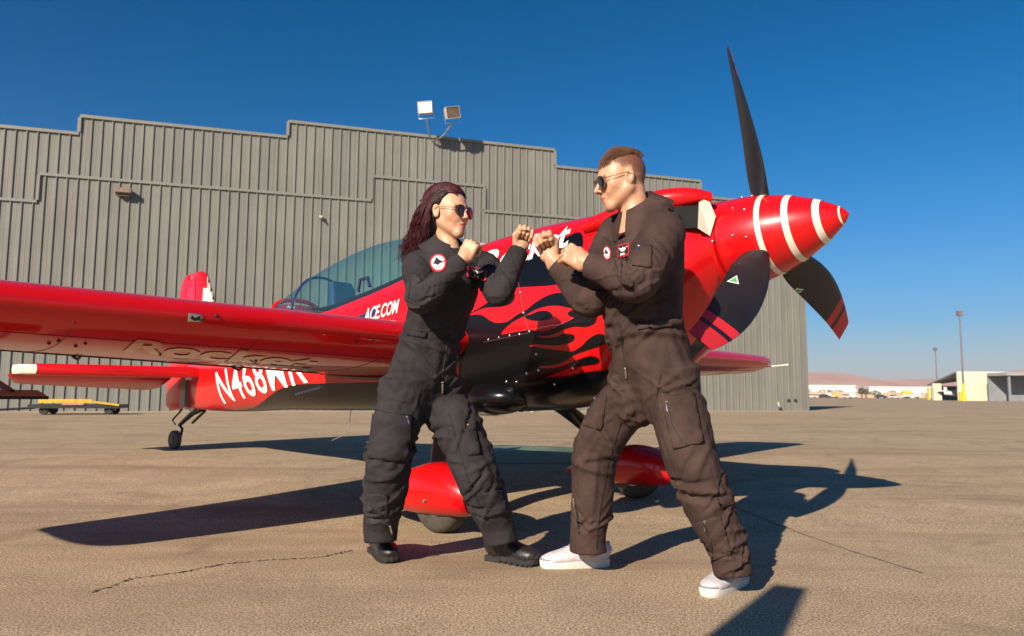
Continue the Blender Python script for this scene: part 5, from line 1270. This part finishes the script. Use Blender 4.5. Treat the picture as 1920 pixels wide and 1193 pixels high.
# boots
M_boot = pm('black_leather', (.018, .016, .016), .42, .2, 25, bump=.25, bscale=90, coat=.15); M_sole = pm('black_lug_sole', (.020, .019, .018), .8, .2, 30)
def boot(parent, heel_px, toe_px, ank, nm='boot'):
    hg, tg_ = on_ground(*heel_px), on_ground(*toe_px); t, l = foot_frame(tg_, hg); L = (tg_ - hg).length; L = max(.255, min(L, .29)); hg.z = 0
    O = A3(hg); T3 = lambda x, y, z: O + A3(t)*x + A3(l)*y + np.array([0, 0, z])
    Fo = Field(np.minimum(O, T3(L, 0, 0)) - .10, np.maximum(O, T3(L, 0, 0)) + [.10, .10, .22], .0045); a = A3(ank)
    shoe_upper(Fo, T3, [(.006, .070, .026), (.030, .105, .040), (.075, .112, .042), (.12, .100, .041), (.16, .086, .043), (L-.06, .078, .047), (L-.022, .068, .040), (L-.004, .050, .022)]); Fo.cone(T3(.062, 0, .09), a + [0, 0, .05], .046, .050, .02)
    Fo.D[:, :, :max(1, int(.026/.0045))] = .05
    up = skin(nm, Fo, M_boot, parent, 1); inv = parent.matrix_world.inverted()
    mb = MB(); sole(mb, inv @ (hg + t*.002), t, l, L - .002, .096, .009, .034); 
    ol = MB(); sole(ol, Vector((0, 0, 0)), Vector((1, 0, 0)), Vector((0, 1, 0)), L - .002, .098, 0, .02); rim = ol.V[:22]
    q = inv @ hg
    for i in range(22):                                # lugs round the edge
        x, y, _ = rim[i]
        if .40*L > x > .30*L: continue
        for kk in (.92, .55):
            mb.box(q + t*(L/2 + (x-L/2)*kk) + l*(y*kk) + Vector((0, 0, .007)), (.014, .014, .014), Matrix((t, l, (0, 0, 1))).transposed())
    mb.box(q + t*.045 + Vector((0, 0, .013)), (.078, .072, .024), Matrix((t, l, (0, 0, 1))).transposed())
    mb.build('sole', M_sole, up)
    for k_ in range(3):                                  # laces and eyelets
        x = L*.46 - k_*.026; z = .098 + k_*.016
        MB().tube([inv @ Vector(T3(x, -.034, z-.014)), inv @ Vector(T3(x-.006, 0, z+.014)), inv @ Vector(T3(x, .034, z-.014))], .0026, 5).build('lace', M_sole, up)
        for s in (-1, 1): MB().ball(inv @ Vector(T3(x-.004, s*.037, z-.014)), .0042, 8, 5).build('eyelet', pm('eyelet_brass', (.5, .33, .1), .3, metal=1) if 'eyelet_brass' not in bpy.data.materials else bpy.data.materials['eyelet_brass'], up)
    return up
boot(woman, (702, 1034), (738, 1060), d['ra']); boot(woman, (915, 1049), (1004, 1063), d['la'])
wcuff = None

# ------------------------------------------------------------------ the man (right)
rg = random.Random(23)
Md = dict(pel=J(1228, 690, 2.92), waist=J(1206, 600, 2.93), chest=J(1204, 500, 2.95), sho=J(1212, 430, 2.96), nk=J(1190, 402, 2.965), head=J(1164, 338, 2.96),
 ls=J(1243, 440, 2.81), le=J(1193, 530, 2.67), lw=J(1104, 496, 2.76), rs=J(1160, 440, 3.09), re=J(1108, 560, 2.93), rw=J(1036, 488, 3.02),
 rh=J(1196, 700, 3.00), rk=J(1118, 846, 3.07), ra=J(1103, 1026, 3.10), lh=J(1254, 700, 2.86), lk=J(1298, 868, 2.78), la=J(1372, 1058, 2.80))
d = Md; Mbase = on_ground(1220, 1090); man = empty('person', Mbase); tag(man, 'man with cropped hair in a brown-black flight suit and white trainers, fists raised', 'person')
bpy.context.view_layer.update()
tf = np.array([-.84, -.54, 0]); hf = np.array([-.80, -.60, 0])
lo = np.minimum.reduce(list(d.values())) - .22; hi = np.maximum.reduce(list(d.values())) + .22; lo[2] = 0; hi[2] = 1.55
F = Field(lo, hi, .0062)
F.loft([d['pel'] - [0, 0, .10], d['pel'], (d['pel']+d['waist'])/2, d['waist'], d['chest'], d['sho'] + [0, 0, -.012], d['nk'] + [.008, 0, -.052]],
       [(.080, .092), (.134, .150), (.142, .152), (.148, .155), (.148, .180), (.100, .168), (.072, .080)], [hf, hf, hf, tf, tf, tf, tf],
       folds=drape_folds(.1, .55, 10, .007, rg) + joint_folds(.26, 9, .04, .010, .2, .017, rg), k=.03)
F.loft([d['rh'] + [0, 0, .02], d['rh'] - [.02, 0, .10], (d['rh']+d['rk'])/2, d['rk'], (d['rk']+d['ra'])/2, d['ra'] + [0, 0, .06], d['ra'] + [0, 0, -.018]],
       [.112, .110, .103, .094, .083, .074, .075], (.1, -1, 0), folds=joint_folds(.12, 6, .04, .009, 0, .018, rg) + joint_folds(.36, 6, .07, .008, 0, .018, rg) + joint_folds(.66, 7, .04, .008, 0, .014, rg) + drape_folds(.05, .65, 8, .007, rg), k=.05)
F.loft([d['lh'] + [0, 0, .02], d['lh'] - [-.01, 0, .10], (d['lh']+d['lk'])/2, d['lk'], (d['lk']+d['la'])/2, d['la'] + [-.01, 0, .05], d['la'] + [.005, 0, -.035]],
       [.114, .112, .106, .097, .086, .073, .071], (.1, -1, 0), folds=joint_folds(.12, 5, .04, .008, 0, .018, rg) + joint_folds(.48, 11, .07, .012, 0, .017, rg) + joint_folds(.70, 8, .04, .010, 0, .014, rg) + drape_folds(.05, .65, 8, .006, rg), k=.05)
for s, e, w in (('ls', 'le', 'lw'), ('rs', 're', 'rw')):
    a, b, c = d[s], d[e], d[w]; ex = (b - a)/np.linalg.norm(b - a); ey = (c - b)/np.linalg.norm(c - b); cut = .0 if s == 'ls' else .035; rfn = np.cross(b - a, c - b); rfn *= -np.sign(rfn[1]) / np.linalg.norm(rfn)
    F.loft([a*.5 + (d['sho'] - [0, 0, .03])*.5, a, (a+b)/2, b + ex*.008, (b+c)/2, c - ey*(.035+cut), c - ey*cut], [.075, .086, .082, .071, .062, .053, .051], rfn,
           folds=joint_folds(.39, 10, .05, .008, 0, .012, rg) + joint_folds(.20, 4, .04, .005, 0, .015, rg) + joint_folds(.54, 5, .04, .005, 0, .011, rg) + drape_folds(.15, .55, 6, .005, rg), k=.016)
msuit = skin('flight_suit', F, M_msuit, man, 1, wrinkle(2, .0028))
hR = head_rot((-.96, -.16, -.21), (-.06, 0, 1)); HC = d['head']; HS = 1.0
Fh = Field([HC[0]-.16, HC[1]-.16, HC[2]-.26], [HC[0]+.17, HC[1]+.16, HC[2]+.15], .0028)
Fh.loft([d['nk'] + [.01, 0, -.08], d['nk'] + [.0, 0, .01], HC + hR @ np.array([-.030, 0, -.070]), HC + hR @ np.array([-.03, 0, -.01])], [.085, .062, .058, .06], hR[:, 0], k=.02)
build_head(Fh, HC, hR, True, HS)
hs = [skin('h', Fh, M_mskin, man, 1)]
for w, e, xx, zz, rt in (('lw', 'le', (-.82, .06, .52), (-.28, -.88, .42), False), ('rw', 're', (-.30, .03, .95), (.18, .96, .12), True)):
    c = d[w]; Ff = Field(c - .15, c + .15, .0022); ax_ = (c - d[e])/np.linalg.norm(c - d[e])
    Ff.cone(c - ax_*.13, c + A3(xx)*.012, .040, .029, .01); fist(Ff, c + ax_*.012, xx, zz, 1.04, rt); hs.append(skin('h', Ff, M_mskin, man, 1))
Fb = Field(lo, hi, .016)
Fb.loft([d['pel'], d['waist'], d['chest'], d['sho'] - [0, 0, .02], d['nk'] - [0, 0, .02]], [(.09, .12), (.09, .11), (.10, .13), (.07, .12), (.05, .06)], tf, k=.03)
for s in ('r', 'l'):
    Fb.chain([d[s+'h'], d[s+'k'], d[s+'a']], [.090, .060, .042], .03); Fb.chain([d[s+'s'], d[s+'e'], d[s+'w']], [.052, .042, .030], .02)
hs.append(skin('h', Fb, M_mskin, man, 1)); mbody = join_into('body', hs, man, M_mskin); bpy.context.view_layer.update()
_iR = hR.T
def hairline(l):
    """how far a head point lies inside the cropped sides/back (0..1)"""
    x, y, z = l
    if x < -.030: lim = -.050 + .25*max(0, x + .075)           # nape and behind the ear
    elif x < .012: lim = .022
    else: lim = .030 + (x - .012)*.75
    lim2 = lim if x < .035 else .072
    return max(0., min(1., (z - lim2)/.022))
def mtone(co):
    b_ = mtone0(co); n = mnoise.noise(Vector(co)*38)*.5 + mnoise.noise(Vector(co)*140)*.5; return (b_[0]*(1 + .03*n), b_[1]*(1 - .14*max(n, -.3)), b_[2]*(1 - .18*max(n, -.3)))
def mtone0(co):
    l = _iR @ (A3(co) - HC) / HS
    if l[2] < -.13 or np.linalg.norm(l) > .2: return (1, 1, 1)
    m_ = lips(l)
    if m_: return (min(1, m_[0]*1.05), m_[1]*1.3, m_[2]*1.35)
    if l[0] > .062 and .010 < l[2] < .019 and .010 < abs(l[1]) < .05: return (.42, .32, .28)
    h = hairline(l); n = .5 + .5*mnoise.noise(Vector(l)*300)
    k = h * min(1., .62 + max(0, (l[2]-.0)/.09)*.55 + max(0, -l[0]-.02)*5.5) * (.70 + .45*n)
    if l[0] > .01 and l[2] < -.04 and abs(l[1]) < .08: k = max(k, .10 * max(0, min(1, (-.04-l[2])/.03)))      # shaved beard shadow
    k = min(k, .92); return (1 - .80*k, 1 - .86*k, 1 - .88*k)
vcol(mbody, mtone)
M_mhair = pm('brown_hair', (.075, .032, .016), .5, .4, 60, spec=.4, col2=(.17, .075, .036)); T = lambda x, y, z: HC + hR @ (np.array([x, y, z]) * HS); inv = man.matrix_world.inverted()
Fq = Field([HC[0]-.16, HC[1]-.16, HC[2]-.05], [HC[0]+.16, HC[1]+.16, HC[2]+.18], .004); Fq.ell(T(-.012, 0, .046), np.array([.097, .058, .086]), hR, .01); Fq.ell(T(.004, 0, -.028), np.array([.2, .2, .118]), hR, .004, True)
mhair = skin('hair', Fq, M_mhair, man, 1); crv = []
for i in range(2600):
    x = rg.uniform(-.088, .084); y = rg.uniform(-.066, .066) * (1 - .25*abs(x)/.08); q = 1 - ((x + .012)/.099)**2 - (y/.078)**2
    if q < .05: continue
    z = .036 + .088*math.sqrt(q); ln = (.020 + .012*max(0, 1 - abs(x - .03)/.06)) * rg.uniform(.7, 1.15) * (1 - .35*(abs(y)/.055)**2); nrm = np.array([(x+.012)/.0098, y/.0061, (z-.034)/.0076]); nrm /= np.linalg.norm(nrm)
    dr = nrm*.50 + np.array([-.70, .0, .34]) + np.array([rg.uniform(-.14, .14) for _ in range(3)]); dr /= np.linalg.norm(dr); a = np.array([x, y, z - .006])
    crv.append([inv @ Vector(T(*p)) for p in (a, a + dr*ln*.55 + np.array([0, 0, .003]), a + dr*ln + np.array([-.004, 0, -.002]))])
hm = MB(); strands(hm, crv, .0011, .0004, 3); hm.build('hair_top', M_mhair, mhair)
M_fr2 = pm('gold_wire_frame', (.6, .42, .2), .25, .1, 30, metal=1); M_ln2 = pm('black_lens', (.008, .009, .010), .05, .1, 12, coat=1.0)
glasses(man, HC, hR, HS, M_ln2, M_fr2)
collar('collar', d['nk'] + np.array([.018, .0, .010]), head_rot(tf + [0, 0, -.48]), .064, .058, .078, M_msuit, msuit, 11, .058)
bS = bvh_of([msuit])
name_patch(msuit, bS, [(1160, 461), (1181, 456), (1180, 480), (1159, 487)]); round_patch(msuit, bS, 1139, 476, 8, 13)
suit_line('front_zip', msuit, bS, [(1168, 432), (1165, 500), (1162, 600), (1172, 690)], .0022, M_zip, .001); zip_pull(msuit, bS, 1175, 690, 1, 18)
suit_patch('waist_strap', msuit, bS, [(1196, 606), (1240, 603), (1284, 596), (1286, 608), (1240, 616), (1197, 618)], M_msuit, .006, .010)
suit_patch('sleeve_pocket', msuit, bS, [(1190, 458), (1222, 462), (1220, 502), (1186, 498)], M_msuit, .003, .008); zip_pull(msuit, bS, 1200, 462, -1, 12)
suit_patch('thigh_pocket', msuit, bS, [(1238, 745), (1300, 738), (1318, 830), (1264, 842)], M_msuit, .003, .010); suit_line('pocket_zip', msuit, bS, [(1250, 752), (1262, 800), (1278, 828)], .0030, M_zip, .008); zip_pull(msuit, bS, 1251, 754, 2, 18)
suit_patch('thigh_pocket', msuit, bS, [(1106, 738), (1138, 746), (1128, 806), (1094, 798)], M_msuit, .003, .009); zip_pull(msuit, bS, 1118, 748, 2, 10)
suit_line('seam', msuit, bS, [(1240, 700), (1226, 770), (1250, 840), (1270, 900)], .0018, M_thread, .001); suit_line('side_seam', msuit, bS, [(1310, 700), (1318, 780), (1345, 880), (1368, 960)], .0020, M_thread, .001)
suit_patch('shin_pocket', msuit, bS, [(1304, 980), (1350, 966), (1372, 1040), (1330, 1052)], M_msuit, .003, .009); suit_line('shin_zip', msuit, bS, [(1320, 978), (1332, 1010), (1338, 1056)], .0035, M_zip, .008); zip_pull(msuit, bS, 1321, 976, 2, 18)
suit_patch('knee_tab', msuit, bS, [(1346, 932), (1380, 930), (1384, 944), (1350, 950)], M_msuit, .005, .010)
suit_line('shin_zip', msuit, bS, [(1078, 940), (1082, 970), (1086, 1000)], .0035, M_zip, .003); zip_pull(msuit, bS, 1078, 936, 1, 14); suit_line('seam', msuit, bS, [(1165, 790), (1140, 870), (1125, 960), (1118, 1030)], .0018, M_thread, .001)
# white trainers
M_trn = pm('white_trainer_knit', (.54, .50, .52), .75, .14, 30, bump=.3, bscale=240); M_trs = pm('white_foam_sole', (.66, .62, .56), .6, .12, 18); M_lace = pm('white_lace', (.27, .26, .27), .7)
def trainer(parent, heel_px, toe_px, ank, L=.30):
    hg, tg_ = on_ground(*heel_px), on_ground(*toe_px); t, l = foot_frame(tg_, hg); hg.z = 0; O = A3(hg); T3 = lambda x, y, z: O + A3(t)*x + A3(l)*y + np.array([0, 0, z]); hr = head_rot(A3(t)); a = A3(ank)
    L = max(.27, min((tg_-hg).length, .31))
    Fo = Field(np.minimum(O, T3(L, 0, 0)) - .10, np.maximum(O, T3(L, 0, 0)) + [.10, .10, .20], .0045)
    shoe_upper(Fo, T3, [(.0, .075, .024), (.022, .100, .037), (.06, .106, .040), (.10, .104, .041), (.15, .088, .043), (.20, .070, .047), (L-.04, .056, .042), (L-.006, .042, .020)]); Fo.cone(T3(.06, 0, .085), T3(.052, 0, .125), .041, .038, .02)
    Fo.D[:, :, :max(1, int(.026/.0045))] = .05
    up = skin('trainer', Fo, M_trn, parent, 1); inv = parent.matrix_world.inverted()
    mb = MB(); sole(mb, inv @ (hg - t*.008), t, l, L + .012, .094, .0, .034, 34, .01); so_ = mb.build('sole', M_trs, up); fixn(so_, True, 50)
    ln_ = MB(); sole(ln_, inv @ (hg - t*.009), t, l, L + .014, .096, .0325, .0375, 34, .0); ln_.build('sole_line', M_lace, up)
    pull = MB(); pull.box(inv @ Vector(T3(-.002, 0, .088)), (.010, .018, .030), Matrix((t, l, (0, 0, 1))).transposed()); pull.build('heel_tab', M_lace, up)
    for s_ in (-1, 1):                             # overlay panel along each side
        MB().tube([inv @ Vector(T3(x_, s_*(w_ + .0015), z_)) for x_, w_, z_ in ((.035, .039, .060), (.08, .0425, .050), (.125, .0425, .060), (.16, .040, .074))], .0035, 6).build('side_overlay', M_lace, up)
    for k_ in range(5):
        x = L*.66 - k_*.020; z = .072 + k_*.0080; MB().tube([inv @ Vector(T3(x, -.026, z-.006)), inv @ Vector(T3(x-.004, 0, z+.010)), inv @ Vector(T3(x, .026, z-.006))], .0036, 6).build('lace', M_lace, up)
    return up
trainer(man, (1140, 1062), (1014, 1064), d['ra']); trainer(man, (1398, 1092), (1318, 1122), d['la'])
# ================================================================== unseen flag added behind the camera position, made up to cast the lower-right shadow
tipg = on_ground(1482, 1100); _sd = Vector((math.cos(SUN_AZ), math.sin(SUN_AZ), 0)); _L = 4.15; base = tipg - _sd * _L; base.z = 0; HF = _L * math.tan(SUN_EL)
rf = empty('added_shadow_flag', base, SUN_AZ - math.pi/2); tag(rf, 'unseen tapered black flag on a stand, added to cast the shadow at lower right', 'added shadow caster')
fl = MB(); fl.rings([[(-.062, y, HF), (.062, y, HF), (.19, y, HF - 1.1), (-.19, y, HF - 1.1)] for y in (-.01, .01)]); fl.build('flag', M_pblk, rf)
MB().tube([(0, 0, .35), (0, 0, HF - 1.0)], .018, 10).build('pole', M_galv, rf)
for k in range(3): a = 2*math.pi*k/3 + .4; MB().tube([(0, 0, .42), (.42*math.cos(a), .42*math.sin(a), .012)], .011, 8).build('leg', M_galv, rf)

# ================================================================== desert haze: one even box of thin air round everything
hz = bpy.data.materials.new('thin_haze'); hz.use_nodes = True; t = hz.node_tree; t.nodes.clear()
ho = t.nodes.new('ShaderNodeOutputMaterial'); hv = t.nodes.new('ShaderNodeVolumePrincipled'); hv.inputs['Color'].default_value = (.93, .88, .90, 1); hv.inputs['Density'].default_value = 0.7e-4; hv.inputs['Anisotropy'].default_value = .0
t.links.new(hv.outputs[0], ho.inputs['Volume'])
hb = MB(); hb.box((0, 1500, 51), (9000, 5000, 112)); ho_ = hb.build('haze', hz); tag(ho_, 'thin pale desert haze over the airfield', kind='stuff')
